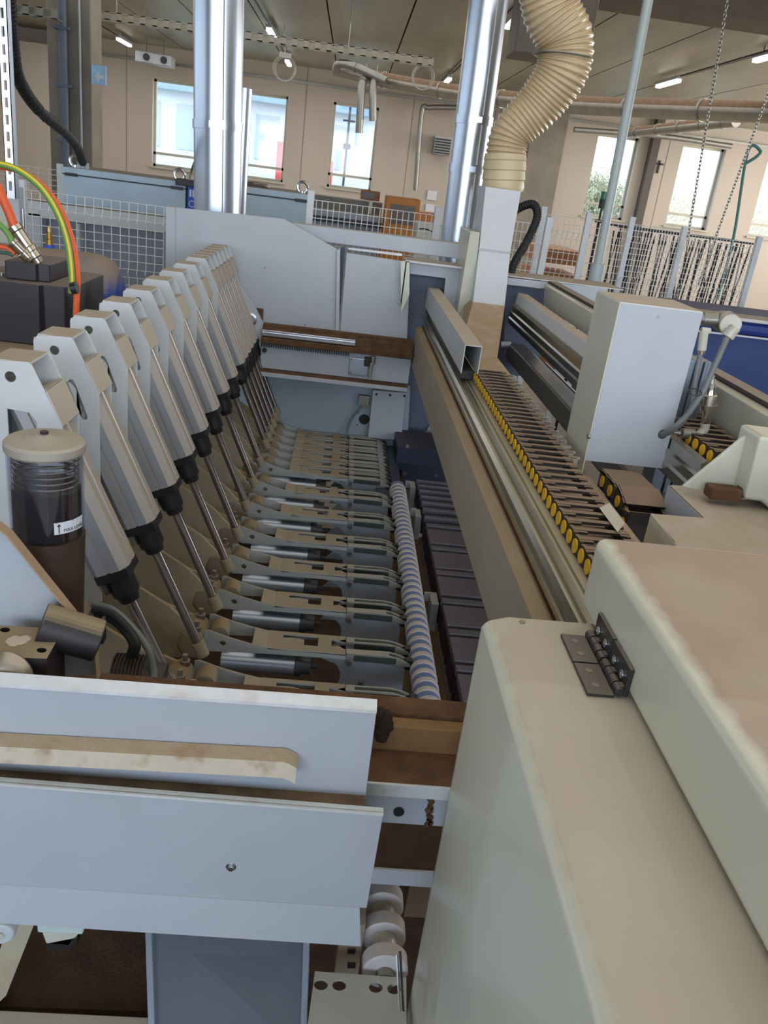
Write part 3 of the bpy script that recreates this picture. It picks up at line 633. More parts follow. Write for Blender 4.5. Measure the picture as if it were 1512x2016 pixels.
# far carriage rail
t = thing('linear_rail', 'polished linear rail with dusty brown rack on the far end beam', 'rail', (0, 4.2, 1.35))
Yr = 4.2
def bxp(mb, x0, y0, x1, y1, Y, dy): # box by two corner picks on plane Y
    a = at(x0, y0, Y=Y); b = at(x1, y1, Y=Y); return mb.box(min(a.x, b.x), max(a.x, b.x), Y, Y+dy, min(a.z, b.z), max(a.z, b.z))
xa = at(516, 655, Y=Yr).x; xb = at(813, 690, Y=Yr).x
z_ = lambda y, x=660, Y=Yr: at(x, y, Y=Y).z
build('rail_bar', MB().box(xa, at(700, 672, Y=Yr).x, Yr-.015, Yr+.03, z_(676), z_(664)).box(xa, at(700, 672, Y=Yr).x, Yr-.02, Yr+.03, z_(670), z_(668)), ALUC, t, bev=.002)
build('rail_bed', MB().box(xa, xb, Yr, Yr+.06, z_(690), z_(662)), BROWN, t, bev=.004)
build('rack_teeth', (lambda m: [m.box(xa+k*.012, xa+k*.012+.006, Yr-.008, Yr, z_(698), z_(691)) for k in range(38)] and m)(MB()), BLACK, t)
build('rack_bar', MB().box(xa, xb, Yr-.03, Yr+.03, z_(689), z_(678)), BROWN, t, bev=.004)
build('rail_top_strip', MB().box(xa, xb, Yr+.03, Yr+.08, z_(664), z_(656)), BROWN, t)
t = thing('end_beam', 'white far end beam with dusty brown ledge below the rail', 'beam', (0, 4.2, 1.15))
build('beam_web', MB().box(xa, at(806, 740, Y=Yr).x, Yr+.02, Yr+.09, z_(742), z_(688)), PANEL, t, bev=.003)
build('beam_ledge', MB().box(xa-.02, at(804, 740, Y=Yr).x, Yr-.05, Yr+.09, z_(747), z_(742)), BROWN, t, bev=.002)
build('beam_lip', MB().box(xa-.02, at(804, 740, Y=Yr).x, Yr-.056, Yr-.048, z_(756, Y=4.15), z_(748, Y=4.15)), PANEL, t, bev=.002)
for (px, py) in ((521, 671), (519, 713)):
    c = at(px, py+18, Y=Yr+.02); build('beam_bolt', MB().cyl(c-V((0, .012, 0)), c, .012, n=12), BLACK, t)
t = thing('rail_clamp', 'galvanised plate with a black and steel clamp lever on the far end beam', 'clamp', at(712, 740, Y=Yr))
c = at(706, 722, Y=Yr+.015); build('clamp_plate', MB().box(c.x-.05, c.x+.05, Yr+.008, Yr+.018, c.z-.045, c.z+.045), GALV, t, bev=.003)
c = at(722, 712, Y=Yr-.02); build('clamp_body', MB().box(c.x-.012, c.x+.018, Yr-.05, Yr+.01, c.z-.02, c.z+.02), BLACK, t, bev=.003)
build('clamp_lever', MB().cyl(c+V((.03, 0, .03)), c+V((.03, 0, -.01)), .014).box(c.x+.016, c.x+.03, Yr-.04, Yr-.02, c.z-.09, c.z), STEEL, t, bev=.002)
for dx, dz in ((-.04, .035), (.04, .035), (-.04, -.035)): 
    q = at(706, 722, Y=Yr+.008)+V((dx, 0, dz)); build('clamp_screw', MB().cyl(q-V((0, .008, 0)), q, .006, n=8), STEEL, t)
# lower far wall
LOWM = mat('lower_wall_paint', (150, 166, 176), .5, var=.04)
t = thing('lower_end_wall', 'blue grey lower end wall under the far end beam with a cable hole', 'panel', (-.1, YB, .5))
h = at(717, 826, Y=YB); 
build('wall_sheet', MB().prism(wpoly([(500, 700), (808, 760), (800, 905), (480, 905)], YB), 'Y', YB, YB+.012, [circ(h.x, h.z, .03)]), LOWM, t)
build('wall_seam', MB().prism(wpoly([(642, 756), (652, 757), (646, 868), (637, 867)], YB-.006), 'Y', YB-.004, YB), LOWM, t)
build('hole_grommet', MB().cyl((h.x, YB+.02, h.z), (h.x, YB+.012, h.z), .034), BLACK, t)
for dx, dz in ((-.035, -.035), (.035, -.035), (-.035, .035), (.03, .03)): build('grommet_screw', MB().cyl((h.x+dx, YB-.003, h.z+dz), (h.x+dx, YB, h.z+dz), .004, n=8), BLACK, t)
c = at(716, 785, Y=YB); build('socket_box', MB().box(c.x-.03, c.x+.03, YB-.04, YB, c.z-.03, c.z+.025), STEEL, t, bev=.004)
build('grey_cable', MB().tube(spline([at(728, 792, Y=4.27), at(708, 805, Y=4.26), at(690, 828, Y=4.26), at(680, 858, Y=4.24)], 8), .007, 8), GREYH, None, label='grey cable curving down the lower end wall', cat='cable')
t = thing('cover_box', 'small white cover with three screws on the lower end wall', 'cover', at(765, 860, Y=YB-.03))
build('cover_sheet', MB().prism(wpoly([(734, 768), (800, 773), (790, 868), (724, 862)], YB-.05), 'Y', YB-.05, YB), PANEL, t, bev=.004)
for px in (741, 768, 796): 
    c = at(px, 776+(px-741)*.06, Y=YB-.05); build('cover_screw', MB().cyl(c-V((0, .004, 0)), c, .007, n=10), BLACK, t)
# dark area right of cover
t = thing('inner_bracket', 'white bent bracket inside the dark gap right of the small cover', 'bracket', at(840, 850, Y=4.5))
build('bracket_sheet', MB().prism(wpoly([(845, 800), (862, 790), (870, 868), (800, 866), (800, 858), (838, 852), (848, 836)], 4.42), 'Y', 4.42, 4.47), PANEL, t)
m = MB()
for k in range(4): m.tube(spline([at(812+k*9, 790, Y=4.5), at(808+k*10, 820, Y=4.52), at(814+k*7, 850, Y=4.5)], 5), .008, 6)
build('cable_bundle', m, BLACK, t)
build('inner_shade_sheet', MB().box(.1, 1.0, 4.75, 4.8, .3, 1.6), NAVY, None, label='dark sheet put in for shade behind the gap right of the small cover', cat='panel')  # navy sheet stands in for the shade inside the gap
t = thing('dark_cover', 'dark blue cover box with screws at the far end of the pad row', 'cover', at(850, 940, Y=4.0))
build('cover_body', MB().prism([(at(780, 870, Y=4.1).x, .84), (at(880, 870, Y=4.1).x+.15, .84), (at(880, 870, Y=4.1).x+.15, at(820, 870, Y=4.1).z), (at(780, 870, Y=4.1).x, at(820, 870, Y=4.1).z)], 'Y', 4.0, 4.3), NAVY, t, bev=.006)
for px, py in ((802, 878), (797, 932), (858, 936)):
    c = at(px, py, Y=4.0); build('cover_screw', MB().cyl(c-V((0, .006, 0)), c, .009, n=12), STEEL, t)
build('end_plate', MB().box(at(735, 868, Y=4.25).x, at(780, 872, Y=4.25).x, 3.5, 4.28, .80, .84), mat('dark_plate', (60, 66, 84), .5), None, label='dark flat plate between the last grippers and the dark cover box', cat='plate')

# floor of the pit and side wall
build('pit_floor', MB().box(-1.0, 1.2, -.2, 4.3, .25, .3), BROWND, None, kind='structure')
build('machine_bed', MB().box(.30, .42, 1.45, 4.2, .55, .74), mat('brown_bed', (110, 88, 66), .8, var=.15), None, label='brown dusty bed beam under the striped roller', cat='beam')
build('inner_side_wall', MB().box(-.72, -.70, 1.2, 4.28, .3, 1.2), LEVER, None, label='dusty inner side wall behind the cylinder row', cat='panel')
build('carriage_beam', MB().box(-.70, -.6, 1.4, 4.28, 1.0, 1.2), LEVER, None, label='dusty carriage beam carrying the row of lift towers', cat='beam', bev=.004)
t = thing('carriage_end_plate', 'white angular end plate with round bearing beside the last tower', 'plate', (-.45, 4.26, 1.2))
build('plate_sheet', MB().prism(wpoly([(462, 548), (500, 600), (519, 638), (515, 715), (470, 720), (440, 640)], 4.24), 'Y', 4.24, 4.255), PANEL, t, bev=.002)
c = at(494, 628, Y=4.24)
build('bearing', MB().lathe([(0, .032), (.012, .032), (.016, .022), (.02, .022), (.02, .012)], c, (0, -1, 0)), ALUC, t)
build('brown_block', MB().box(at(505, 610, Y=4.27).x, at(518, 612, Y=4.27).x, 4.262, 4.29, at(510, 640, Y=4.27).z, at(510, 608, Y=4.27).z), BROWN, t)
# ------------------------------------------------------------------ lift cylinder towers
def tower(Yc, label):
    t = thing('lift_tower', label, 'lift tower', (-.6, Yc, 1.2), 'lift towers along the left side')
    y0, y1 = Yc-.05, Yc+.055
    poly = [(-.663, 1.13), (-.663, 1.775), (-.653, 1.787), (-.583, 1.790), (-.577, 1.785), (-.522, 1.667), (-.522, 1.13)]
    ph = circ(-.618, 1.757, .0105, 18)
    cut = [(-.627, 1.50), (-.572, 1.50), (-.572, 1.672), (-.585, 1.688), (-.627, 1.692)]
    sl = slot((-.583, 1.688), (-.556, 1.611), .0075)
    build('near_plate', MB().prism(poly, 'Y', y0, y0+.004, [ph, cut, sl] if Yc > 1.7 else [ph, cut]), WHITE, t, bev=.0012)
    build('far_plate', MB().prism(poly, 'Y', y1-.004, y1, [ph]), WHITE, t, bev=.0012)
    build('top_plate', MB().box(-.655, -.58, y0+.004, y1-.004, 1.783, 1.789), WHITE, t, bev=.001)
    build('back_plate', MB().box(-.663, -.659, y0+.004, y1-.004, 1.13, 1.78), WHITE, t)
    d = V((.052, 0, -.118)).normalized(); nr = V((.915, 0, .403)).normalized()
    c0 = V((-.553, 0, 1.735)); c1 = c0+d*.075
    q = MB()
    def pt(c, off, y): p = c+nr*off; return (p.x, y, p.z)
    q.hexa([pt(c0, .0, y0+.0), pt(c1, .0, y0), pt(c1, 0, y1), pt(c0, 0, y1)], [pt(c0, .003, y0), pt(c1, .003, y0), pt(c1, .003, y1), pt(c0, .003, y1)])
    q.hexa([pt(c0, -.05, y0+.005), pt(c0, 0, y0+.005), pt(c0, 0, y1-.005), pt(c0, -.05, y1-.005)], [tuple(V(pt(c0, -.05, y0+.005))-d*.003), tuple(V(pt(c0, .003, y0+.005))-d*.003), tuple(V(pt(c0, .003, y1-.005))-d*.003), tuple(V(pt(c0, -.05, y1-.005))-d*.003)])
    build('cover_plate', q, COVERM, t, bev=.001)
    b = c0-nr*.03-d*.02
    sc = MB().cyl(V((b.x, Yc-.01, b.z)), V((b.x, Yc-.01, b.z))-d*.03, .012, n=6).cyl(V((b.x, Yc-.01, b.z))-d*.03, V((b.x, Yc-.01, b.z))-d*.045, .007, n=12)
    build('adjusting_screw', sc, STEEL, t)
    return t, d
def unit(Yc, label):
    t, d = tower(Yc, label)
    A = V((-.40, Yc, 1.259)); D = V((.129, 0, -.294)).normalized(); N = V((0, 1, 0)).cross(D).normalized()
    top = A-D*.50; bot = A-D*.092
    # eight sided extrusion with grooves
    hw = .043; cc = .017; prof = []
    for sx_, sy_ in ((1, 1), (-1, 1), (-1, -1), (1, -1)):
        pa = (sx_*hw, sy_*(hw-cc)); pb = (sx_*(hw-cc), sy_*hw)
        prof += [pa, pb] if sx_*sy_ > 0 else [pb, pa]
    # small grooves on the long faces
    prof2 = []
    for i in range(8):
        a = prof[i]; b = prof[(i+1) % 8]; prof2.append(a)
        L = math.hypot(b[0]-a[0], b[1]-a[1])
        if L > .03:
            for f, dp in ((.42, 0), (.44, .004), (.56, .004), (.58, 0)):
                px = a[0]+(b[0]-a[0])*f; py = a[1]+(b[1]-a[1])*f; r = math.hypot(px, py); prof2.append((px*(1-dp/r), py*(1-dp/r)))
    m = MB(); n = len(prof2); Yv = V((0, 1, 0))
    vs = [top+N*p[0]+Yv*p[1] for p in prof2]+[bot+N*p[0]+Yv*p[1] for p in prof2]
    m.add(vs, [(i, (i+1) % n, n+(i+1) % n, n+i) for i in range(n)]+[tuple(range(n)), tuple(range(n, 2*n))])
    body = build('cylinder_body', m, ALU, t)
    def ob(mb, s0, s1, a0, a1, b0, b1):  # oriented box along D
        c = bot
        mk = lambda s, a, b: c+D*s+N*a+Yv*b
        return mb.hexa([mk(s0, a0, b0), mk(s0, a1, b0), mk(s0, a1, b1), mk(s0, a0, b1)], [mk(s1, a0, b0), mk(s1, a1, b0), mk(s1, a1, b1), mk(s1, a0, b1)])
    cap = MB(); ob(cap, 0, .022, -.04, .036, -.04, .04); cap.cyl(bot+D*.022, bot+D*.07, .033, .031, n=18).cyl(bot+D*.07, bot+D*.09, .026, .022, n=18)
    capo = build('end_cap', cap, BLACK, t, bev=.002)
    build('air_fitting', MB().cyl(bot+D*.02+N*.028+Yv*-.030, bot+D*.048+N*.028+Yv*-.030, .0095, n=8), NICKEL, capo)
    build('air_fitting', MB().cyl(bot+D*.02+N*.03+Yv*.02, bot+D*.045+N*.03+Yv*.02, .008, n=8), NICKEL, capo)
    sb = MB(); ob(sb, -.02, .028, -.058, -.046, -.01, .02) if False else ob(sb, .005, .05, .04, .052, .005, .02); build('sensor', sb, BLACK, capo)
    rb = V((-.285, Yc, .997))
    build('piston_rod', MB().cyl(bot+D*.08, rb, .0125, n=18), CHROME, t)
    e = rb+D*.055
    cv = MB().cyl(rb-D*.01, rb+D*.035, .018, n=16)
    build('clevis', cv, CAST, t, bev=.002)
    return t
names = ['nearest lift tower at the picture edge behind the dust reservoir', 'second lift tower from the front with fully visible white plate', 'third lift tower from the front with dusty cover',
         'fourth lift tower from the front', 'fifth lift tower from the front', 'sixth lift tower counted from the front', 'seventh lift tower counted from the front', 'eighth lift tower, last but one before the touching group',
         'first lift tower of the tightly packed far group', 'second lift tower of the tightly packed far group', 'third lift tower of the tightly packed far group', 'fourth lift tower of the tightly packed far group',
         'fifth lift tower of the tightly packed far group', 'last lift tower, against the white side panel']
YC = [1.627+.253*k for k in range(9)]+[3.651+.115*k for k in range(1, 6)]
unit(YC[0], names[0])
T1 = unit(YC[1], names[1])
for k in range(2, 14): copytree(T1, None, V((-.6, YC[k], 1.2)), names[k])
# ------------------------------------------------------------------ gripper arms
def gripper(Yc, label):
    t = thing('gripper_arm', label, 'gripper arm', (0, Yc, .78), 'gripper arms beside the striped roller')
    y0, y1 = Yc-.05, Yc+.05
    wall = [(-.300, .915), (-.287, .918), (-.23, .899), (-.135, .877), (-.06, .872), (.118, .875), (.118, .857), (.02, .857), (-.129, .855), (-.282, .848), (-.305, .86)]
    hole = circ(-.246, .878, .0095, 14)
    build('near_wall', MB().prism(wall, 'Y', y0, y0+.006, [hole]), ARMG, t, bev=.001)
    build('far_wall', MB().prism(wall, 'Y', y1-.006, y1), ARMG, t, bev=.001)
    s1 = [(-.075, Yc-.012), (-.02, Yc-.006), (.02, Yc-.012), (.035, Yc-.008), (.035, Yc+.03), (.0, Yc+.030), (.0, Yc+.008), (-.07, Yc+.014)]
    s1 = [(-.072, Yc+.014), (-.072, Yc+.034), (.034, Yc+.034), (.034, Yc-.018), (-.008, Yc-.018), (-.008, Yc+.012), (-.04, Yc+.018)]
    s2 = [(.075, Yc-.012), (.117, Yc+.000), (.117, Yc+.014), (.075, Yc+.028)]
    tp = MB().prism([(-.115, y0), (.118, y0), (.118, y1), (-.115, y1)], 'Z', .871, .877, [s1, s2])
    tp.hexa([(-.16, y0+.004, .880), (-.115, y0+.004, .871), (-.115, y1-.004, .871), (-.16, y1-.004, .880)], [(-.16, y0+.004, .886), (-.115, y0+.004, .877), (-.115, y1-.004, .877), (-.16, y1-.004, .886)])
    build('top_plate', tp, ARMG, t, bev=.001)
    lp = [(.02, .857), (.124, .859), (.302, .861), (.306, .700), (.06, .700), (.085, .735)]
    arc = [(.075+.035*math.cos(a), .79+.05*math.sin(a)) for a in [math.radians(q) for q in range(-60, 91, 15)]]
    lp = [(.03, .857), (.118, .859), (.302, .842), (.306, .69), (.04, .69)] + arc
    lo = build('guide_plate', MB().prism(lp, 'Y', y0+.008, y0+.012), PLATE, t, bev=.0008)
    for bx_, bz in ((.131, .847), (.175, .775)): build('bolt', MB().cyl((bx_, y0-.002, bz), (bx_, y0+.008, bz), .009, n=16), STEEL, lo)
    bar = MB().cyl((-.25, Yc-.012, .80), (-.03, Yc-.012, .80), .032, n=28)
    cy = build('air_cylinder', bar, BARREL, t)
    build('cylinder_ring', MB().cyl((-.03, Yc-.012, .80), (-.008, Yc-.012, .80), .034, n=24).cyl((-.008, Yc-.012, .80), (.018, Yc-.012, .80), .027, n=16).cyl((.018, Yc-.012, .80), (.04, Yc-.012, .80), .008, n=10), mat('dark_grey_ring', (70, 74, 82), .4), cy)
    for sy in (-1, 1):
        yc = Yc+sy*.033
        f = MB().prism([(.12, .878), (.25, .880), (.285, .872), (.315, .858), (.318, .848), (.29, .846), (.12, .862)], 'Y', yc-.013, yc-.009)
        f.prism([(.12, .878), (.25, .880), (.285, .872), (.315, .858), (.318, .848), (.29, .846), (.12, .862)], 'Y', yc+.009, yc+.013)
        f.box(.12, .25, yc-.009, yc+.009, .874, .879) if sy < 0 else f.box(.12, .145, yc-.009, yc+.009, .872, .877)
        fo = build('finger', f, FINGM, t, bev=.0008)
        build('finger_insert', MB().box(.145, .272, yc-.0145, yc+.0125, .853, .873), mat('dark_green_grey', (66, 72, 70), .35), fo)
        build('finger_roller', MB().cyl((.312, yc-.012, .852), (.312, yc+.012, .852), .0165, n=16), BLACK, fo)
    # hub and lever
    hb = MB().prism([(-.305, .90), (-.335, .915), (-.37, .905), (-.385, .86), (-.36, .82), (-.30, .82), (-.285, .86)], 'Y', y0-.004, y1+.008)
    ho = build('hub_casting', hb, CAST, t, bev=.012)
    for yy in (Yc-.034, Yc+.038): build('hub_bolt', MB().cyl((-.325, yy, .905), (-.325, yy, .92), .014, n=12).cyl((-.325, yy, .92), (-.325, yy, .938), .008, n=6), STEEL, ho)
    build('pivot_disc', MB().cyl((-.262, Yc-.02, .885), (-.262, Yc+.035, .885), .030, n=24), CAST, ho, bev=.002)
    lv = MB().prism([(-.33, .915), (-.40, .985), (-.52, 1.06), (-.66, 1.12), (-.66, .86), (-.50, .80), (-.36, .82)], 'Y', y0+.0, y0+.012)
    lv.prism([(-.33, .905), (-.42, .94), (-.56, 1.00), (-.66, 1.03), (-.66, .86), (-.50, .80), (-.36, .82)], 'Y', y1-.01, y1)
    build('lever_plate', lv, LEVER, t, bev=.002)
    return t
gn = ['nearest gripper arm, half hidden by the brown front beam', 'second gripper arm from the front beam', 'third gripper arm from the front', 'fourth gripper arm from the front', 'fifth gripper arm counted from the front',
      'sixth gripper arm counted from the front', 'seventh gripper arm, last with a visible shiny air cylinder', 'first gripper arm of the closely packed far group', 'second gripper arm of the closely packed far group', 'third gripper arm of the closely packed far group',
      'fourth gripper arm of the closely packed far group', 'fifth gripper arm of the closely packed far group', 'farthest gripper arm beside the lower end wall']
G1 = gripper(YC[1], gn[0])
for k in range(2, 14): copytree(G1, None, V((0, YC[k], .78)), gn[k-1])
# ------------------------------------------------------------------ striped roller
t = thing('feed_roller', 'long white-ringed roller with painted blue shade bands along the gripper tips', 'roller', (.355, 1.85, .845))
RY0, RY1 = 1.55, 3.62
build('roller_core', MB().cyl((.355, RY0, .845), (.355, RY1, .845), .036, n=32), ROLLB, t)
m0 = MB(); p = .0455
ring = build('ring', MB().lathe([(0, .034), (.003, .0395), (.019, .0395), (.022, .034)], (.355, RY0+.01, .845), (0, 1, 0), 32), ROLLW, t)
k = 1
while RY0+.01+k*p+.022 < RY1:
    c = ring.copy(); COL.objects.link(c); c.parent = t; c.location = (0, k*p, 0); k += 1
# ------------------------------------------------------------------ pads
padY = []
def pad(y0, y1, label, tall=False):
    t = thing('support_pad', label, 'support pad', (.56, (y0+y1)/2, .80), 'purple grey support pads right of the roller')
    x0 = .455
    build('pad_top', MB().box(x0, .66, y0+.003, y1-.003, .835, .862), PADM, t, bev=.003)
    build('pad_base', MB().box(x0+.004, .78, y0+.006, y1-.006, .74, .836), mat('pad_base_dark', (58, 48, 50), .7), t)
    build('rusty_strip', MB().box(.66, .78, y0+.004, y1-.004, .836, .858), PADR, t)
def yz(py, px=880): return at(px, py, Z=.862).y
S = lambda zy: 900+zy/4.033
rows = [(1930, 1705), (1688, 1632), (1612, 1415), (1400, 1350), (1332, 1170), (1155, 1112), (1090, 945), (930, 895), (882, 752), (738, 706), (690, 578)]
ord_ = ['nearest wide', 'nearest narrow', 'second wide', 'second narrow', 'third wide', 'third narrow', 'fourth wide', 'fourth narrow', 'fifth wide', 'fifth narrow', 'sixth wide']
for (a_, b_), nm in zip(rows, ord_): pad(yz(S(a_)), yz(S(b_)), nm+' purple grey pad counted from the front')
rest = [558, 524, 494, 462, 432, 404, 378, 352, 330, 308, 286, 264, 244, 226, 208, 190, 174]
nn = ['first', 'second', 'third', 'fourth', 'fifth', 'sixth', 'seventh', 'last']
for i in range(0, 16, 2): pad(yz(S(rest[i])), yz(S(rest[i+1]))-.012, nn[i//2]+' pad of the narrow far pads behind the wide ones')
t = thing('pad_bracket', 'pale bracket between the roller and the pads', 'bracket', (.42, 2.4, .74))
for py in (1180, 1015, 960): 
    y_ = at(845, py, Z=.82).y; build('bracket_tab', MB().box(.425, .452, y_-.05, y_+.04, .70, .83).box(.405, .43, y_+.02, y_+.03, .80, .835), PANEL, t, bev=.002)
build('brown_channel', MB().box(.405, .45, 1.45, 3.95, .66, .72), mat('brown_bed', (110, 88, 66), .8), None, label='brown dusty channel between the roller and the pads', cat='channel')
# ------------------------------------------------------------------ gantry
t = thing('saw_gantry', 'long dusty gantry beam running from the far recess to the front cover', 'gantry beam', (.5, 1.2, 1.3))
Y0g, Y1g = 1.12, 4.31
build('front_plate', MB().prism([(.405, 1.30), (.405, 1.488), (.43, 1.502), (.438, 1.498), (.413, 1.484), (.413, 1.30)], 'Y', Y0g, Y1g), BEIGED, t)
build('inner_gutter', MB().prism([(.43, 1.496), (.444, 1.50), (.444, 1.40), (.43, 1.40)], 'Y', Y0g, Y1g), BROWN, t)
rail = [(.436, 1.512), (.436, 1.524), (.444, 1.528), (.444, 1.534), (.437, 1.538), (.437, 1.548), (.446, 1.556), (.452, 1.556), (.452, 1.552), (.458, 1.552), (.458, 1.560), (.470, 1.566), (.474, 1.566), (.474, 1.562), (.480, 1.562), (.480, 1.568), (.497, 1.570), (.497, 1.50), (.444, 1.50)]
RAILM = mat('rail_aluminium', (186, 182, 166), .22, 1., dust=.35, dcol=(160, 146, 116), var=.2, nscale=2.5, dlow=.85, stretch=(8, .6, 8), stain=.35, scol=(120, 112, 92))
build('guide_rail', MB().prism(rail, 'Y', Y0g, Y1g), RAILM, t)
build('top_board', MB().box(.50, .70, Y0g, 3.55, 1.515, 1.535), CHUTEM, t)
build('board_edge', MB().box(.695, .70, Y0g, 3.55, 1.48, 1.515), CHUTEM, t)
build('chain_tray', MB().box(.498, .502, Y0g, 4.2, 1.53, 1.55), STEEL, t)
t = thing('gantry_cover', 'pale box channel covering the far end of the energy chain', 'cover', (.47, 3.0, 1.58))
cv = at(917.5, 679, Z=1.70); yn = cv.y
build('channel_sheet', MB().box(.440, .444, yn, 4.32, 1.60, 1.70).box(.440, .502, yn, 4.32, 1.697, 1.701).box(.498, .502, yn, 4.32, 1.60, 1.70), WHITE, t, bev=.001)
build('channel_foot', MB().box(.446, .496, yn+.05, 4.30, 1.572, 1.60), BLACK, t)
# energy chain
LN = .0455
def link(parent, c, u, up, side, w=.115, h=.034, open_=True):
    # u along, up, side ; returns link object built at c
    m = MB()
    def ob(s0, s1, a0, a1, b0, b1, mb=m):
        mk = lambda s, a, b: c+u*s+up*a+side*b
        mb.hexa([mk(s0, a0, b0), mk(s0, a1, b0), mk(s0, a1, b1), mk(s0, a0, b1)], [mk(s1, a0, b0), mk(s1, a1, b0), mk(s1, a1, b1), mk(s1, a0, b1)])
    for b0, b1 in ((-w/2, -w/2+.008), (w/2-.008, w/2)):
        ob(-LN*.42, LN*.42, 0, h, b0, b1); ob(LN*.3, LN*.7, h*.18, h*.82, b0+.003 if b0 < 0 else b0-.003, b1+.003 if b0 < 0 else b1-.003)
    ob(-LN*.2, LN*.14, h-.004, h+.002, -w/2, w/2); ob(-LN*.2, LN*.14, 0, .004, -w/2, w/2)
    ob(-LN*.38, -LN*.2, h-.004, h+.001, -w/2+.0, -w/2+.028); ob(-LN*.38, LN*.35, h-.004, h+.001, w/2-.02, w/2+.0)
    if not open_: ob(-LN*.45, LN*.5, h-.001, h+.003, -w/2+.004, w/2-.004)
    o = build('chain_link', m, mat('chain_plastic', (46, 42, 40), .5, dust=.9, dcol=(140, 118, 98), dlow=.6, stain=.3, scol=(96, 82, 68)), parent)
    by = MB(); q = c+up*h*.5-side*(w/2+.0005); by.cyl(q-side*.003, q, .0145, n=16); build('yellow_button', by, YEL, o)
    return o
t = thing('energy_chain', 'long black energy chain with yellow buttons lying on the gantry', 'energy chain', (.56, 1.4, 1.56))
SX = V((1, 0, 0)); l0 = link(t, V((.556, 1.19, 1.570)), V((0, 1, 0)), V((0, 0, 1)), SX)
k = 1
while 1.19+k*LN < yn+.12:
    c = l0.copy(); COL.objects.link(c); c.parent = t; c.location = V((0, k*LN, 0))
    d_ = l0.children[0].copy(); COL.objects.link(d_); d_.parent = c; k += 1
# small white teeth right of chain
t = thing('cable_separators', 'row of pale separator tabs along the right side of the energy chain', 'tabs', (.64, 1.4, 1.54))
s0 = build('separator', MB().box(.616, .640, 1.95, 1.955, 1.536, 1.600).box(.616, .645, 1.95, 1.960, 1.596, 1.600), mat('pale_tab', (170, 162, 150), .6), t)
k = 1
while 1.95+k*LN < yn+.1:
    c = s0.copy(); COL.objects.link(c); c.parent = t; c.location = V((0, k*LN, 0)); k += 1
# chute from hose down to gantry
t = thing('extraction_chute', 'white rectangular chute from the tan hose down onto the gantry board', 'chute', (.78, 4.1, 1.55))
def q4(l, r, Yf, Yb):  # front-left, front-right, back-right, back-left
    a = at(*l, Y=Yf); b = at(*r, Y=Yf); z = (a.z+b.z)/2; d = Yb-Yf
    return [V((a.x, Yf, z)), V((b.x, Yf, z)), V((b.x, Yb, z)), V((a.x, Yb, z))]
s = [q4((955, 370), (1027, 372), 4.16, 4.40), q4((943, 490), (1005, 497), 4.13, 4.40), q4((930, 600), (995, 598), 4.08, 4.38), q4((928, 670), (992, 705), 3.62, 4.1)]
s[3] = [V((.53, 3.50, 1.535)), V((.70, 3.50, 1.535)), V((.71, 3.9, 1.50)), V((.53, 3.9, 1.50))]
m = MB(); vs = [p for q in s for p in q]; fs = [(0, 1, 2, 3), (12, 13, 14, 15)]
for k in range(3):
    for i in range(4): fs.append((k*4+i, k*4+(i+1) % 4, k*4+4+(i+1) % 4, k*4+4+i))
m.add(vs, fs); build('chute_body', m, CHUTEM, t, bev=.004)
for q, nm in ((s[1], 'joint'),):
    c = [p+V((0, 0, .0)) for p in q]; ctr = sum(c, V())/4
    o1 = [ctr+(p-ctr)*1.03+V((0, 0, -.004)) for p in c]; o2 = [p+V((0, 0, .008)) for p in o1]; build('joint_flange', MB().hexa(o1, o2), PANEL, t)
a = q4((926, 455), (945, 458), 4.12, 4.5); b = q4((896, 640), (926, 640), 4.18, 4.5)
build('chute_side_panel', MB().hexa(b, a), CREAM, None, label='cream side column left of the white chute', cat='panel', bev=.003)
corr([at(1002, 556, Y=4.5), at(1012, 520, Y=4.5), at(1040, 470, Y=4.6), at(1058, 425, Y=4.65), at(1048, 402, Y=4.7), at(1016, 414, Y=4.75), at(1000, 440, Y=4.8)], .022, RUBBER, 'corrugated_hose', 'black corrugated hose looping beside the white chute', 'hose', 30, .014)
# ------------------------------------------------------------------ right rear: second beam and frame
def ext(pts, Y, ya, yb): return MB().prism(wpoly(pts, Y), 'Y', ya, yb)
t = thing('second_beam', 'second long beam with ribbed aluminium face right of the gantry', 'beam', (1.0, 1.9, 1.3))
P1 = wpoly([(1001, 636), (1001, 625), (1003, 622), (1003, 612), (1006, 610), (1008, 600), (1014, 598), (1022, 612), (1016, 640)], YB)
build('ribbed_face', MB().prism(P1, 'Y', 1.8, YB), RAILM, t)
rk = MB().prism(wpoly([(1009, 602), (1012, 596), (1018, 598), (1015, 606)], YB), 'Y', 2.75, YB)
build('toothed_rack', rk, STEEL, t)
a = at(1011, 598, Y=YB); m = MB(); y = 2.8
while y < YB-.02: m.box(a.x-.006, a.x+.014, y, y+.010, a.z-.004, a.z+.008); y += .028
build('rack_teeth', m, mat('rack_grey', (150, 146, 132), .4, .6), t)
build('beam_cover', ext([(1013, 600), (1020, 576), (1040, 580), (1034, 602)], YB, 2.75, YB), WHITE, t, bev=.002)
a = at(1016, 600, Y=YB); b = at(1038, 602, Y=YB)
build('beam_deck', MB().box(a.x, b.x+.02, 1.8, YB, a.z-.03, a.z-.01), BEIGED, t)
t = thing('rear_frame_beam', 'tall cream frame beam with dark rubber top edge at the far right', 'beam', (1.3, 1.0, 1.4))
build('frame_face', ext([(1072, 560), (1080, 557), (1086, 590), (1078, 605), (1070, 600)], YB, .9, YB), CREAM, t, bev=.003)
build('rubber_edge', ext([(1078, 555), (1081, 554), (1083, 557), (1080, 559)], YB, .9, YB), RUBBER, t)
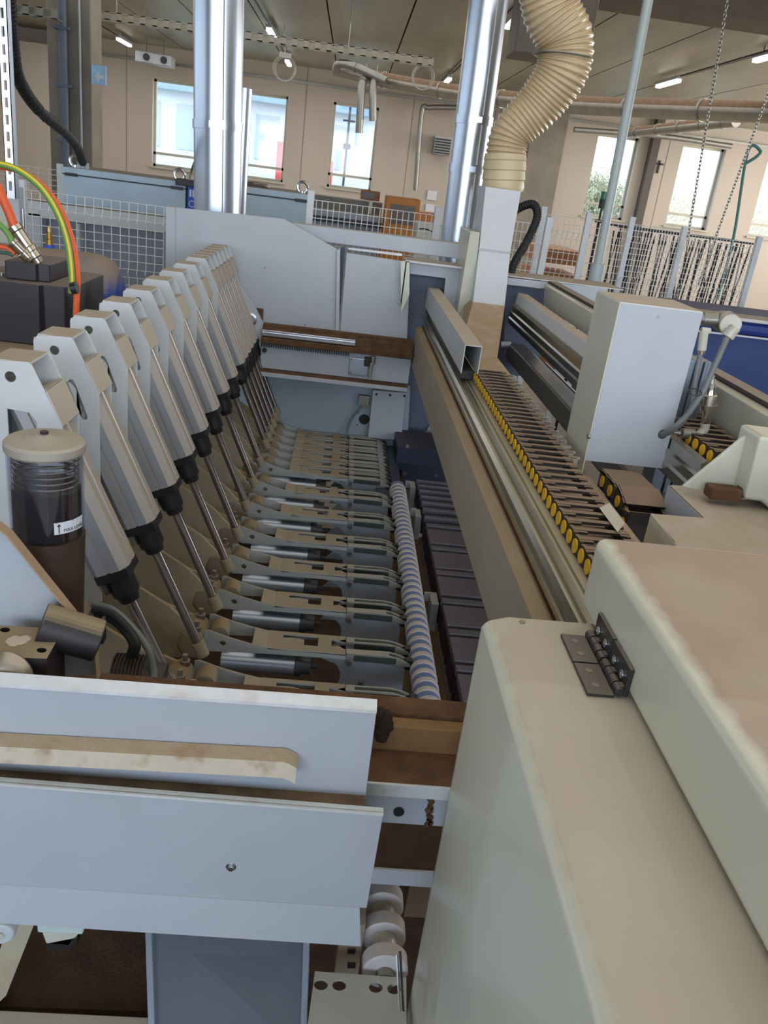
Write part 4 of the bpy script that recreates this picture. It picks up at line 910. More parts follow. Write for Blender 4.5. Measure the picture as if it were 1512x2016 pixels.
build('frame_top', ext([(1081, 553), (1098, 555), (1098, 560), (1082, 558)], YB, .9, YB), mat('grey_top_dust', (136, 124, 112), .8, var=.05), t)
build('bed_plate', ext([(990, 700), (1000, 672), (1030, 674), (1045, 692), (1045, 720)], YB, 1.5, YB-.05), mat('grey_bed_plate', (112, 108, 102), .35, .3, var=.1, stain=.3, scol=(96, 84, 74)), None, label='dark grey bed plate between the gantry board and the ribbed beam', cat='plate', bev=.01)
build('white_pipe_end', MB().cyl(at(986, 678, Y=4.25), at(1006, 678, Y=4.25), .016), PANEL, None, label='short white pipe end right of the chute foot', cat='pipe', bev=.003)
build('white_strip', MB().prism(wpoly([(1047, 687), (1052, 690), (1053, 700), (1048, 698)], YB), 'Y', 2.9, 4.0), LABELW, None, label='white strip lying below the ribbed beam', cat='strip')
t = thing('rear_wall', 'white rear cover strip with dusty top right of the chute', 'cover', (1.0, 4.4, 1.7))
build('cover_face', MB().prism(wpoly([(996, 546), (1195, 568), (1200, 620), (1160, 600), (1076, 556), (1074, 568), (994, 560)], YB+.02), 'Y', YB+.02, YB+.06), PANEL, t)
build('cover_top', MB().prism(rect(at(996, 546, Y=YB).x, at(1195, 560, Y=YB).x+.1, YB+.02, YB+.3), 'Z', at(1050, 551, Y=YB).z, at(1050, 549, Y=YB).z), WHITE, t)
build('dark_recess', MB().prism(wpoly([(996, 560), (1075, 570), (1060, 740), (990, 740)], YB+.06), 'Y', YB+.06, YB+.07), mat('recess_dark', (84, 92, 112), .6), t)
# blue machine at right
t = thing('blue_machine', 'deep blue machine body with white edge line at the right', 'machine', (2.2, 4.2, 0))
a = at(1385, 610, Y=4.6); 
x0 = at(1375, 640, Y=4.6).x; zt = at(1500, 636, Y=4.6).z
build('machine_body', MB().box(x0, x0+2, 4.6, 5.4, 0, at(1500, 664, Y=4.6).z), BLUEDK, t)
build('blue_roll', MB().box(x0, x0+2, 4.58, 5.4, at(1500, 664, Y=4.6).z, zt), BLUE, t, bev=.03)
build('white_edge', MB().box(x0, x0+2, 4.575, 4.6, at(1500, 667, Y=4.6).z, at(1500, 664, Y=4.6).z), LABELW, t)
build('top_ledge', MB().box(x0, x0+2, 4.55, 4.75, zt, zt+.02), WHITE, t, bev=.004)
t = thing('navy_panel', 'navy door with a round blue light behind the energy chain at right', 'panel', (1.9, 3.5, 0))
a = at(1385, 780, Y=3.6); b = at(1440, 900, Y=3.6)
build('panel_sheet', MB().box(a.x-.1, b.x+.02, 3.6, 3.65, 0, a.z+.05), NAVY, t)
c = at(1418, 838, Y=3.6); build('blue_light', MB().cyl(c-V((0, .01, 0)), c, .017, n=20), mat('blue_lamp', (20, 40, 230), .3, emit=(10, 30, 255), estr=1.2), t)
# ------------------------------------------------------------------ saw column box with pneumatics
t = thing('carriage_box', 'tall white carriage housing with cream left side standing on the gantry', 'housing', (.78, 2.1, 1.58))
X0, X1 = .677, .884; zt = 1.985; zb = 1.58
hl = at(1305, 855, Y=2.0)
fr = MB().prism([(X0, zb), (X1, zb), (X1, zt), (X0, zt)], 'Y', 2.0, 2.006, [circ(hl.x, hl.z, .013, 18)])
build('front_sheet', fr, PANEL, t, smooth=False)
bk = at(1183, 585, X=X0)
yb_ = 2.0+.2
build('side_sheet', MB().prism([(2.0, 1.50), (2.0, zt), (yb_, zt), (yb_, 1.58), (2.06, 1.52)], 'X', X0-.004, X0), CREAM, t, bev=.001)
build('top_sheet', MB().box(X0-.004, X1, 2.0, yb_, zt-.002, zt+.004), WHITE, t, bev=.003)
build('right_sheet', MB().box(X1-.004, X1, 2.006, yb_, zb, zt), PANEL, t)
c = at(1161, 859, X=X0-.004); build('side_screw', MB().cyl(c, c-V((.006, 0, 0)), .007, n=14), STEEL, t)
c = at(1296, 624, Y=2.0); build('front_screw', MB().cyl(c-V((0, .002, 0)), c, .004, n=12), STEEL, t)
t = thing('column_rail', 'grey aluminium column rail behind the carriage housing', 'rail', (.93, 2.25, 1.2))
ra = at(1335, 870, Y=2.12)
build('column_profile', MB().box(ra.x-.045, ra.x+.035, 2.12, 2.2, 1.1, 1.85).box(ra.x-.01, ra.x+.0, 2.112, 2.12, 1.1, 1.85).box(ra.x+.012, ra.x+.022, 2.112, 2.12, 1.1, 1.85), mat('column_grey', (120, 128, 140), .35, .7), t, bev=.003)
c = at(1455, 980, Y=2.0)
def fitting(parent, pts, r, m=NICKEL, name='fitting'): return build(name, MB().tube(pts, r, 14), m, parent)
t = thing('hose_elbow', 'large clear plastic elbow fitting at the top right of the carriage housing', 'fitting', at(1420, 620, Y=2.03))
build('elbow_neck', MB().cyl(at(1380, 628, Y=2.06), at(1412, 630, Y=2.05), .012, .02, n=18).cyl(at(1383, 628, Y=2.06), at(1392, 629, Y=2.06), .017, n=14), STEEL, t)
c = at(1438, 640, Y=2.03)
build('elbow_body', MB().lathe([(-.03, .012), (-.03, .026), (.0, .028), (.004, .022), (.006, .0)], at(1432, 634, Y=2.05), (.25, -1, .1), 24), STEEL, t, bev=.003)
build('elbow_cap', MB().cyl(at(1438, 640, Y=2.0), at(1437, 639, Y=2.02), .026, n=24), PLASG, t, bev=.004)
build('elbow_outlet', MB().cyl(at(1448, 645, Y=1.99), at(1432, 663, Y=1.99), .014, .013, n=14).cyl(at(1440, 652, Y=1.99), at(1432, 663, Y=1.99), .016, n=12), PLASG, t)
t = thing('small_fitting', 'small stained plastic fitting on the right edge of the carriage housing', 'fitting', at(1386, 660, Y=2.0))
build('fitting_body', MB().cyl(at(1386, 652, Y=2.0), at(1381, 690, Y=2.0), .011, n=14).cyl(at(1380, 650, Y=2.0), at(1398, 652, Y=2.0), .008, n=12), PLASG, t, bev=.002)
build('fitting_ring', MB().cyl(at(1381, 690, Y=2.0), at(1380, 697, Y=2.0), .008, n=12), NICKEL, t)
H1 = [at(1431, 665, Y=1.98), at(1418, 695, Y=1.97), at(1400, 735, Y=1.96), at(1382, 775, Y=1.95), at(1352, 818, Y=1.95), at(1322, 845, Y=1.96), at(1303, 856, Y=2.0), at(1296, 858, Y=2.03)]
build('air_hose', MB().tube(spline(H1, 8), .0075, 12), GREYH, None, label='grey air hose from the big elbow down into the round hole', cat='hose')
H2 = [at(1379, 697, Y=2.0), at(1372, 730, Y=1.99), at(1366, 770, Y=1.98), at(1362, 800, Y=1.97), at(1345, 830, Y=1.96), at(1320, 850, Y=1.97), at(1303, 858, Y=2.01)]
build('air_hose', MB().tube(spline(H2, 8), .0065, 12), GREYH, None, label='grey air hose from the small stained fitting down the housing edge', cat='hose')
build('cable_tie', MB().tube([at(1368, 772, Y=1.94)+V((.018*math.cos(k/12*2*PI), .012*math.sin(k/12*2*PI), .006*math.sin(k/12*2*PI))) for k in range(12)], .0015, 5, True), BLACK, None, label='black cable tie binding the two grey air hoses', cat='cable tie')
c0 = at(1386, 848, Y=1.97); c1 = at(1403, 738, Y=1.97); d = c1-c0; L = d.length
t = thing('pressure_regulator', 'nickel pressure regulator with knob standing beside the grey hoses', 'regulator', c0)
build('regulator_body', MB().lathe([(L*.12, .009), (L*.16, .012), (L*.33, .012), (L*.34, .015), (L*.38, .015), (L*.39, .0215), (L*.48, .0225), (L*.48, .0205), (L*.64, .019), (L*.66, .014), (L*.72, .012), (L*.78, .012)], c0, d, 28), NICKEL, t)
build('regulator_stem', MB().lathe([(L*.78, .012), (L*.84, .012), (L*.85, .009), (L*.93, .008), (L*.94, .006), (L*1.0, .006), (L*1.0, .0)], c0, d, 20), STEEL, t)
build('regulator_elbow', MB().tube(spline([c0+d*.14, c0+d*.02, at(1372, 858, Y=1.97), at(1358, 856, Y=1.97)], 5), .0115, 14), PLASG, t)
build('regulator_nut', MB().cyl(at(1366, 855, Y=1.97), at(1342, 853, Y=1.97), .0135, n=14).cyl(at(1342, 853, Y=1.97), at(1325, 851, Y=1.98), .006, n=10), STEEL, t, bev=.002)
# curved chain end under housing
t = thing('chain_bend', 'bent end of the black energy chain with four yellow buttons under the housing', 'energy chain', at(1215, 980, Y=1.75))
pts = [((1185, 948), 1.93), ((1200, 966), 1.86), ((1215, 987), 1.80), ((1224, 1030), 1.74)]
C = [at(*p, Y=y) for p, y in pts]
LN_, LN = LN, .078
for i, c in enumerate(C):
    a = C[max(i-1, 0)]; b = C[min(i+1, 3)]; u = (b-a).normalized(); side = V((1, 0, 0)); u = (u-side*u.x).normalized(); up = side.cross(u)
    if up.z < 0 and i < 3: up = -up
    if i == 3: up = V((0, -1, .15)).normalized(); u = V((0, -.15, -1)).normalized()
    cc = V((c.x+.054, c.y, c.z))-up*.022
    link(t, cc, u, up, side, .104, .044, False)
LN = LN_
build('clip_bar', MB().cyl(at(1142, 955, Y=1.95), at(1143, 970, Y=1.95), .01).box(at(1135, 950, Y=1.95).x, at(1160, 950, Y=1.95).x, 1.94, 1.965, at(1150, 978, Y=1.95).z, at(1150, 948, Y=1.95).z), PANEL, None, label='small pale grey block hanging at the lower left corner of the housing', cat='block', bev=.004)
build('glass_strip', MB().hexa([at(1180, 1000, Z=1.60), at(1216, 1048, Z=1.60), at(1218, 1045, Z=1.60), at(1183, 998, Z=1.60)], [at(1180, 1000, Z=1.61), at(1216, 1048, Z=1.61), at(1230, 1030, Z=1.61), at(1200, 990, Z=1.61)]), CREAM, None, label='cream thin strip lying beside the bent chain end', cat='strip')
# second energy chain at right
t = thing('rear_energy_chain', 'short piece of energy chain with yellow buttons seen under the cream frame beam', 'energy chain', (1.05, 2.0, 1.5))
a = at(1018, 600, Y=YB)
l0 = link(t, V((a.x+.062, 1.83, a.z-.008)), V((0, 1, 0)), V((0, 0, 1)), SX)
for k in range(0, 21):
    if k == 0: continue
    c = l0.copy(); COL.objects.link(c); c.parent = t; c.location = V((0, k*LN, 0)); d_ = l0.children[0].copy(); COL.objects.link(d_); d_.parent = c
# ------------------------------------------------------------------ brackets and hoods at right
t = thing('bent_bracket', 'dusty bent metal bracket behind the big lid', 'bracket', at(1350, 1060, Z=1.6))
zz = 1.61
top = [at(1315, 955, Z=zz), at(1425, 958, Z=zz), at(1460, 980, Z=zz), at(1560, 985, Z=zz), at(1600, 1120, Z=zz), at(1342, 1088, Z=zz), at(1284, 1011, Z=zz), at(1382, 1019, Z=zz)]
build('bracket_top', MB().prism([(p.x, p.y) for p in top], 'Z', zz-.004, zz), WHITE, t, bev=.001)
a = at(1284, 1011, Z=zz); b = at(1327, 1068, Z=zz)
build('bracket_cheek', MB().hexa([V((a.x-.003, a.y, zz-.10)), V((b.x-.0, b.y, zz-.10)), V((b.x+.003, b.y, zz-.10)), V((a.x, a.y, zz-.10))], [V((a.x-.003, a.y, zz)), V((b.x, b.y, zz)), V((b.x+.003, b.y, zz)), V((a.x, a.y, zz))]), CREAM, t)
a = at(1315, 955, Z=zz); b = at(1382, 1019, Z=zz)
build('bracket_fold', MB().hexa([V((b.x, b.y-.002, zz-.08)), V((a.x-.0, a.y, zz-.08)), V((a.x+.004, a.y, zz-.08)), V((b.x+.004, b.y, zz-.08))], [V((b.x, b.y-.002, zz)), V((a.x, a.y, zz)), V((a.x+.004, a.y, zz)), V((b.x+.004, b.y, zz))]), PANEL, t)
t = thing('gusset_plate', 'pale triangular gusset plate beside the white box at right', 'gusset', at(1430, 955, Y=1.72))
g = wpoly([(1345, 958), (1462, 862), (1480, 853), (1497, 858), (1478, 960), (1470, 985)], 1.72)
build('gusset_sheet', MB().prism(g, 'Y', 1.72, 1.73), CREAM, t, bev=.002)
build('gusset_lug', MB().cyl(at(1455, 962, Y=1.69), at(1467, 968, Y=1.69), .017, n=16).box(at(1392, 960, Y=1.69).x, at(1455, 960, Y=1.69).x, 1.665, 1.705, at(1430, 980, Y=1.69).z, at(1430, 957, Y=1.69).z), BROWN, t, bev=.004)
g = wpoly([(1497, 858), (1560, 866), (1560, 1040), (1500, 990), (1465, 985)], 1.66)
build('white_box', MB().prism(g, 'Y', 1.66, 1.76), CREAM, None, label='cream box cut by the right picture edge beside the gusset', cat='box', bev=.01)
# hoods
t = thing('front_hood', 'big cream machine cover at the lower right with a dusty top edge', 'cover', (.36, .4, .02))
h1 = MB().prism([(.266, .02), (.266, 1.579), (.272, 1.590), (.304, 1.6), (.46, 1.6015), (.46, .02)], 'Y', -.45, 1.097)
build('hood_shell', h1, CREAMH, t, bev=.012, seg=4)
c = at(1028, 1226, Z=1.6); build('hood_stud', MB().cyl(c, c+V((0, 0, .003)), .0045, n=16), STEEL, t, bev=.001)
h2 = MB().prism([(.429, 1.604), (.429, 1.7245), (1.35, 1.7245), (1.35, 1.604)], 'Y', -.45, 1.143)
build('hinged_lid', h2, CREAMTOP, None, label='large cream hinged lid with brown dust on top at the right', cat='lid', bev=.015, seg=5)
def hinge(y0, label):
    y1 = y0+.074; t = thing('hinge', label, 'hinge', (.405, (y0+y1)/2, 1.6015), 'black hinges joining cover and lid'); z0 = 1.6015
    hm = mat('dusty_black_hinge', (48, 46, 46), .4, dust=.8, dcol=(128, 118, 106), dlow=.6)
    build('flat_leaf', MB().prism([(.374, y0), (.411, y0), (.411, y1), (.374, y1)], 'Z', z0, z0+.005), hm, t, bev=.0015)
    build('upright_leaf', MB().box(.4225, .429, y0, y1, z0+.003, z0+.046), hm, t, bev=.0015)
    kn = MB()
    for k in range(4): kn.cyl((.417, y0+k*(y1-y0)/4+.0008, z0+.009), (.417, y0+(k+1)*(y1-y0)/4-.0012, z0+.009), .0072 if k % 2 else .0066, n=18)
    for k in range(4): yy = y0+(k+.5)*(y1-y0)/4; (kn.box(.410, .417, yy-.006, yy+.006, z0+.0015, z0+.008) if k % 2 else kn.box(.417, .4245, yy-.006, yy+.006, z0+.005, z0+.017))
    build('knuckle', kn, hm, t, bev=.0008)
    for k in (.27, .73):
        y = y0+k*(y1-y0); build('leaf_screw', MB().cyl((.390, y, z0+.005), (.390, y, z0+.006), .0052, n=16), STEEL, t); build('bolt_head', MB().cyl((.4225, y, z0+.026), (.420, y, z0+.026), .0064, n=18).cyl((.420, y, z0+.026), (.4188, y, z0+.026), .003, n=6), ALUC, t, bev=.0008)
hinge(.890, 'black hinge nearer the camera on the cream cover'); hinge(.967, 'black hinge nearer the back edge of the cream cover')
# ------------------------------------------------------------------ front end beam and guard panels
t = thing('front_end_beam', 'front end beam buried in brown wood fibre dust', 'beam', (0, 1.2, 1.2))
build('beam_top', MB().box(-1.0, .40, 1.235, 1.288, 1.25, 1.30), BROWN, t, bev=.004)
build('beam_edge', MB().box(.10, .40, 1.205, 1.235, 1.228, 1.292), mat('lit_edge_dust', (132, 100, 64), .9, var=.15, nscale=14), t, bev=.003)  # dusty edge in lighter ochre, imitating light that catches it
build('beam_shelf', MB().box(-1.0, .40, 1.118, 1.22, 1.23, 1.24), BROWN, t)
build('shelf_lip', MB().box(-1.0, .40, 1.112, 1.118, 1.214, 1.24), mat('lip_paint', (196, 198, 200), .5, stain=.9, scol=(140, 105, 65), nscale=24), t, bev=.001)
build('beam_web', MB().box(-1.0, .40, 1.15, 1.16, at(800, 1622, Y=1.15).z, 1.23), PANEL, t)
c = at(785, 1597, Y=1.15); build('web_hole', MB().cyl((c.x, 1.147, c.z), (c.x, 1.15, c.z), .010, n=18), BLACK, t)
dd = MB()
for k in range(26):
    c = at(846+random.uniform(-5, 5)+(k-13)*-.3, 1552+k*2.8, Y=1.149); s_ = random.uniform(.002, .006); dd.cyl(c, c+V((0, -.003, 0)), s_, n=6)
build('dust_streak', dd, BROWN, t)
a = at(800, 1712, Z=.90).y
build('dust_heap', MB().box(-.2, .40, a, 1.50, .88, .90), BROWND, t)
build('lower_strip', MB().box(-.2, .40, a-.006, a, at(800, 1740, Y=a).z, .902), PANEL, t, bev=.001)
bl = MB(); random.seed(4)
for k in range(16):
    c = at(752+random.uniform(-8, 12), 1402+k*3.2, Y=1.20)
    bl.lathe([(-.012, .003), (-.006, .010), (.0, .013), (.006, .010), (.012, .003)], c, (random.random(), random.random(), random.random()), 8)
build('dust_clump', bl, mat('black_brown_clump', (48, 34, 24), .9), t)
def panelz(pts, Y): return wpoly(pts, Y)
t = thing('upper_guard_panel', 'upper white guard panel across the lower left with a speckled top edge', 'panel', (-.4, 1.05, 1.2))
pa = wpoly([(-60, 1340), (742, 1397), (716, 1596), (-60, 1552)], 1.05)
build('panel_sheet', MB().prism(pa, 'Y', 1.05, 1.054), PANEL, t, bev=.001)
z0 = pa[1][1]; x1 = pa[1][0]
EDGE = mat('worn_white_edge', (214, 216, 218), .4, stain=.5, scol=(190, 176, 160), nscale=30)
build('top_fold', MB().hexa([V((pa[0][0], 1.0475, pa[0][1]-.006)), V((x1, 1.0475, z0-.006)), V((x1, 1.066, z0+.002)), V((pa[0][0], 1.066, pa[0][1]+.002))], [V((pa[0][0], 1.0475, pa[0][1])), V((x1, 1.0475, z0)), V((x1, 1.066, z0+.008)), V((pa[0][0], 1.066, pa[0][1]+.008))]), EDGE, t)
# curled lip strip
a = at(-60, 1458, Y=1.03); b = at(560, 1492, Y=1.03); e = at(585, 1500, Y=1.025)
m = MB(); wd = .028
sec = [(a, 0), (a.lerp(b, .5), 0), (b, 0), (b.lerp(e, .4), -.002), (e, -.008)]
vs = []; 
for p, dz in sec:
    vs += [V((p.x, 1.048, p.z+dz+.004)), V((p.x, 1.020, p.z+dz)), V((p.x, 1.014, p.z+dz-.026)), V((p.x, 1.018, p.z+dz-.026)), V((p.x, 1.024, p.z+dz-.003)), V((p.x, 1.048, p.z+dz))]
fs = [tuple(range(6)), tuple(range(24, 30))]
for k in range(4):
    for i in range(6): fs.append((k*6+i, k*6+(i+1) % 6, k*6+6+(i+1) % 6, k*6+6+i))
m.add(vs, fs)
build('edge_lip', m, mat('worn_beige_strip', (200, 188, 168), .6, stain=.95, scol=(150, 116, 76), nscale=30, dust=.8, dcol=(168, 144, 112)), None, label='worn beige strip with curled end fixed on the upper guard panel', cat='strip')
t = thing('lower_guard_panel', 'lower white guard panel with a single screw in front of the upper one', 'panel', (-.4, 1.0, 1.0))
pb = wpoly([(-60, 1536), (755, 1601), (722, 1788), (-60, 1738)], 1.0)
build('panel_sheet', MB().prism(pb, 'Y', 1.0, 1.004), PANEL, t, bev=.001)
x1 = pb[1][0]; zz = pb[1][1]
build('panel_top_fold', MB().hexa([V((pb[0][0], .9975, pb[0][1]-.004)), V((x1-.0, .9975, zz-.004)), V((x1, 1.012, zz-.004)), V((pb[0][0], 1.012, pb[0][1]-.004))], [V((pb[0][0], .9975, pb[0][1])), V((x1, .9975, zz)), V((x1, 1.012, zz)), V((pb[0][0], 1.012, pb[0][1]))]), mat('pale_fold', (204, 208, 208), .5, stain=.3, scol=(150, 130, 105), nscale=20), t)
build('dirt_groove', MB().box(pb[0][0], pa[2][0]+.0, 1.012, 1.05, zz-.03, zz-.012), mat('groove_dirt', (120, 98, 74), .9, var=.2, stain=.7, scol=(60, 44, 30), nscale=22), t)
pc = wpoly([(-60, 1738), (722, 1788), (710, 1848), (-60, 1798)], 1.0)
build('panel_skirt', MB().hexa([V((pc[3][0], .985, pc[3][1])), V((pc[2][0], .985, pc[2][1])), V((pc[2][0], .989, pc[2][1])), V((pc[3][0], .989, pc[3][1]))], [V((pc[0][0], 1.0, pc[0][1])), V((pc[1][0]-.012, 1.0, pc[1][1])), V((pc[1][0]-.012, 1.004, pc[1][1])), V((pc[0][0], 1.004, pc[0][1]))]), PANEL, t)
c = at(455, 1706, Y=1.0); build('panel_screw', MB().cyl(c-V((0, .0015, 0)), c, .0085, n=20).cyl(c-V((0, .006, 0)), c-V((0, .0015, 0)), .0055, n=6), ALUC, t, bev=.0006)
# ------------------------------------------------------------------ below the guard panels
t = thing('roller_wheels', 'white wheels on a steel shaft at the lower centre', 'roller', (.2, 1.1, .85))
c = at(757, 1890, Y=1.17); zc = c.z; xc = c.x
build('wheel_shaft', MB().cyl((xc, 1.125, zc), (xc, 1.75, zc), .019, n=20).cyl((xc, 1.110, zc), (xc, 1.13, zc), .013, n=8), STEEL, t)
WH = mat('white_wheel', (206, 200, 198), .5, dust=.6, dcol=(190, 178, 160))
y = 1.14
for k in range(6):
    build('wheel', MB().lathe([(0, .02), (.001, .042), (.004, .046), (.034, .046), (.037, .042), (.038, .02)], (xc, y, zc), (0, 1, 0), 36), WH, t)
    build('spacer', MB().cyl((xc, y+.038, zc), (xc, y+.076, zc), .026, n=20), CREAM, t); y += .076
t = thing('perforated_plate', 'cream plate with four round holes at the bottom centre', 'plate', (.1, 1.0, .7))
zp = .76; corners = [at(620, 1912, Z=zp), at(800, 1925, Z=zp), at(800, 2060, Z=zp), at(600, 2060, Z=zp)]
hs = [[(p.x, p.y) for p in [at(px+14*math.cos(q/16*2*PI), py+11.5*math.sin(q/16*2*PI), Z=zp) for q in range(16)]] for px, py in ((632, 1938), (668, 1939), (740, 1943), (776, 1946))]
build('plate_sheet', MB().prism([(p.x, p.y) for p in corners], 'Z', zp-.006, zp, hs), mat('cream_plate', (180, 178, 166), .5, stain=.3, scol=(120, 104, 84)), t)
a = at(670, 1850, Y=1.2); t = thing('slotted_block', 'dusty cream block with slots between the grey chute and the wheels', 'block', a)
x0 = at(667, 1850, Y=1.2).x; x1 = at(716, 1850, Y=1.2).x
build('block_body', MB().box(x0, x1, 1.2, 1.25, at(690, 1925, Y=1.2).z, at(690, 1820, Y=1.2).z), mat('dusty_block', (150, 138, 116), .7, stain=.4), t, bev=.002)
for py in (1870, 1898): 
    c = at(692, py, Y=1.2); build('block_slot', MB().box(c.x-.008, c.x+.008, 1.195, 1.2, c.z-.006, c.z+.006), BLACK, t)
t = thing('thin_rod_pair', 'pair of thin steel blades leaning beside the wheels', 'blade', at(785, 1900, Y=1.02))
build('blade', MB().hexa([at(785, 1990, Y=.96), at(788, 1992, Y=.96), at(790, 1992, Y=.98), at(787, 1990, Y=.98)], [at(779, 1880, Y=1.0), at(782, 1880, Y=1.0), at(784, 1880, Y=1.02), at(781, 1880, Y=1.02)]), ALUC, t)
build('blade', MB().hexa([at(792, 1990, Y=.96), at(795, 1992, Y=.96), at(797, 1992, Y=.98), at(794, 1990, Y=.98)], [at(785, 1872, Y=1.0), at(788, 1872, Y=1.0), at(790, 1872, Y=1.02), at(787, 1872, Y=1.02)]), BLACK, t)
# grey chute
t = thing('grey_chute', 'wide grey sloping chute with folded rims at the bottom', 'chute', (-.05, 1.1, .5))
Ya, Yb = 1.18, 1.02
A = [at(303, 1815, Y=Ya), at(598, 1835, Y=Ya)]; B = [at(312, 2070, Y=Yb), at(590, 2070, Y=Yb)]
CH = mat('grey_chute_paint', (92, 98, 108), .45, var=.06)
build('chute_sheet', MB().hexa([B[0], B[1], B[1]+V((0, .004, -.002)), B[0]+V((0, .004, -.002))], [A[0], A[1], A[1]+V((0, .004, -.002)), A[0]+V((0, .004, -.002))]), CH, t)
for s_, (p0, p1) in ((-1, (B[0], A[0])), (1, (B[1], A[1]))):
    w_ = .013*s_
    build('chute_rim', MB().hexa([p0+V((0, -.02, 0)), p0+V((w_, -.02, 0)), p0+V((w_, .01, 0)), p0+V((0, .01, 0))], [p1+V((0, -.02, 0)), p1+V((w_, -.02, 0)), p1+V((w_, .01, 0)), p1+V((0, .01, 0))]), mat('rim_blue_grey', (140, 152, 164), .45), t, bev=.002)
# dust tray left
build('dust_tray', MB().prism([(at(-80, 1800, Z=.62).x, at(-80, 1780, Z=.62).y), (at(290, 1800, Z=.62).x+.05, at(290, 1780, Z=.62).y), (at(290, 2060, Z=.62).x+.05, at(290, 1990, Z=.62).y), (at(-80, 2060, Z=.62).x, at(-80, 1978, Z=.62).y)], 'Z', .60, .62), BROWND, None, label='tray full of dark brown wood dust at the lower left', cat='dust tray')
a = at(-80, 1984, Z=.64); b = at(295, 1998, Z=.64)
build('tray_rail', MB().box(a.x, b.x, b.y-.14, b.y-.005, .60, .64), CREAM, None, label='pale rail along the front edge of the brown dust tray', cat='rail', bev=.002)
t = thing('white_clamp_block', 'white block with black jagged foot above the dust tray', 'clamp', at(118, 1860, Y=1.12))
build('block_head', MB().prism(wpoly([(72, 1812), (168, 1814), (163, 1840), (73, 1836)], 1.12), 'Y', 1.12, 1.2), mat('mint_white', (200, 216, 212), .45), t, bev=.003)
build('block_neck', MB().prism(wpoly([(82, 1836), (154, 1840), (138, 1862), (90, 1858)], 1.13), 'Y', 1.13, 1.18), CREAM, t, bev=.003)
build('jagged_foot', MB().prism(wpoly([(90, 1858), (152, 1846), (152, 1861), (140, 1862), (138, 1872), (130, 1868), (122, 1871), (112, 1870), (105, 1878), (100, 1868), (90, 1868)], 1.13), 'Y', 1.13, 1.17), BLACK, t)
t = thing('side_roller', 'white roller end at the lower left picture edge', 'roller', at(-5, 1840, Y=1.1))
c = at(0, 1842, Y=1.05)
build('roller_tube', MB().cyl(c, c+V((-.02, .22, 0)), .024, n=24), mat('cloudy_white', (205, 214, 216), .4), t, bev=.006)
build('roller_hub', MB().cyl(c-V((0, .002, 0)), c, .008, n=16), CREAM, t)
build('tilted_rail', MB().hexa([at(-40, 2010, Y=1.1), at(12, 1960, Y=1.1), at(12, 1960, Y=1.15), at(-40, 2010, Y=1.15)], [at(20, 1800, Y=1.15), at(75, 1800, Y=1.15), at(75, 1800, Y=1.2), at(20, 1800, Y=1.2)]), mat('dusty_cream_rail', (176, 166, 140), .6, stain=.4), None, label='dusty cream sloping rail behind the left roller end', cat='rail')
# ------------------------------------------------------------------ left side devices
a = at(88, 868, Y=1.36); r = (at(165, 868, Y=1.36)-at(10, 868, Y=1.36)).length/2
t = thing('grease_reservoir', 'transparent grease reservoir with grey lid and spring', 'reservoir', (a.x, 1.36, a.z-.33))
zt = a.z
build('reservoir_lid', MB().lathe([(-.018, r*.96), (-.014, r), (-.002, r), (.003, r*.93), (.007, r*.3), (.012, r*.16), (.012, 0)], (a.x, 1.36, zt), (0, 0, 1), 48), mat('dusty_grey_lid', (165, 158, 148), .5, .2, dust=.9, dcol=(170, 160, 142), dlow=.5), t)
build('lid_plug', MB().cyl((a.x, 1.36, zt+.014), (a.x, 1.36, zt+.0175), .007, n=16), BLACK, t)
build('glass_body', MB().lathe([(-.17, r*.93), (-.016, r*.95), (-.016, r*.91), (-.168, r*.89)], (a.x, 1.36, zt), (0, 0, 1), 48), SMOKE, t)
hx = []; 
for k in range(150): 
    ang = k/150*2*PI*5.2; hx.append((a.x+r*.80*math.cos(ang), 1.36+r*.80*math.sin(ang), zt-.022-.055*k/150))
build('spring', MB().tube(hx, .0023, 8), CHROME, t)
build('grease_fill', MB().lathe([(-.168, 0), (-.168, r*.86), (-.082, r*.86), (-.078, r*.80), (-.078, 0)], (a.x, 1.36, zt), (0, 0, 1), 40), mat('dark_grease', (34, 26, 34), .25), t)
build('reservoir_base', MB().lathe([(-.45, r*.8), (-.36, r*.84), (-.172, r*.95), (-.172, 0)], (a.x, 1.36, zt), (0, 0, 1), 40), mat('brown_base', (70, 50, 42), .55, var=.15, stain=.2), t)
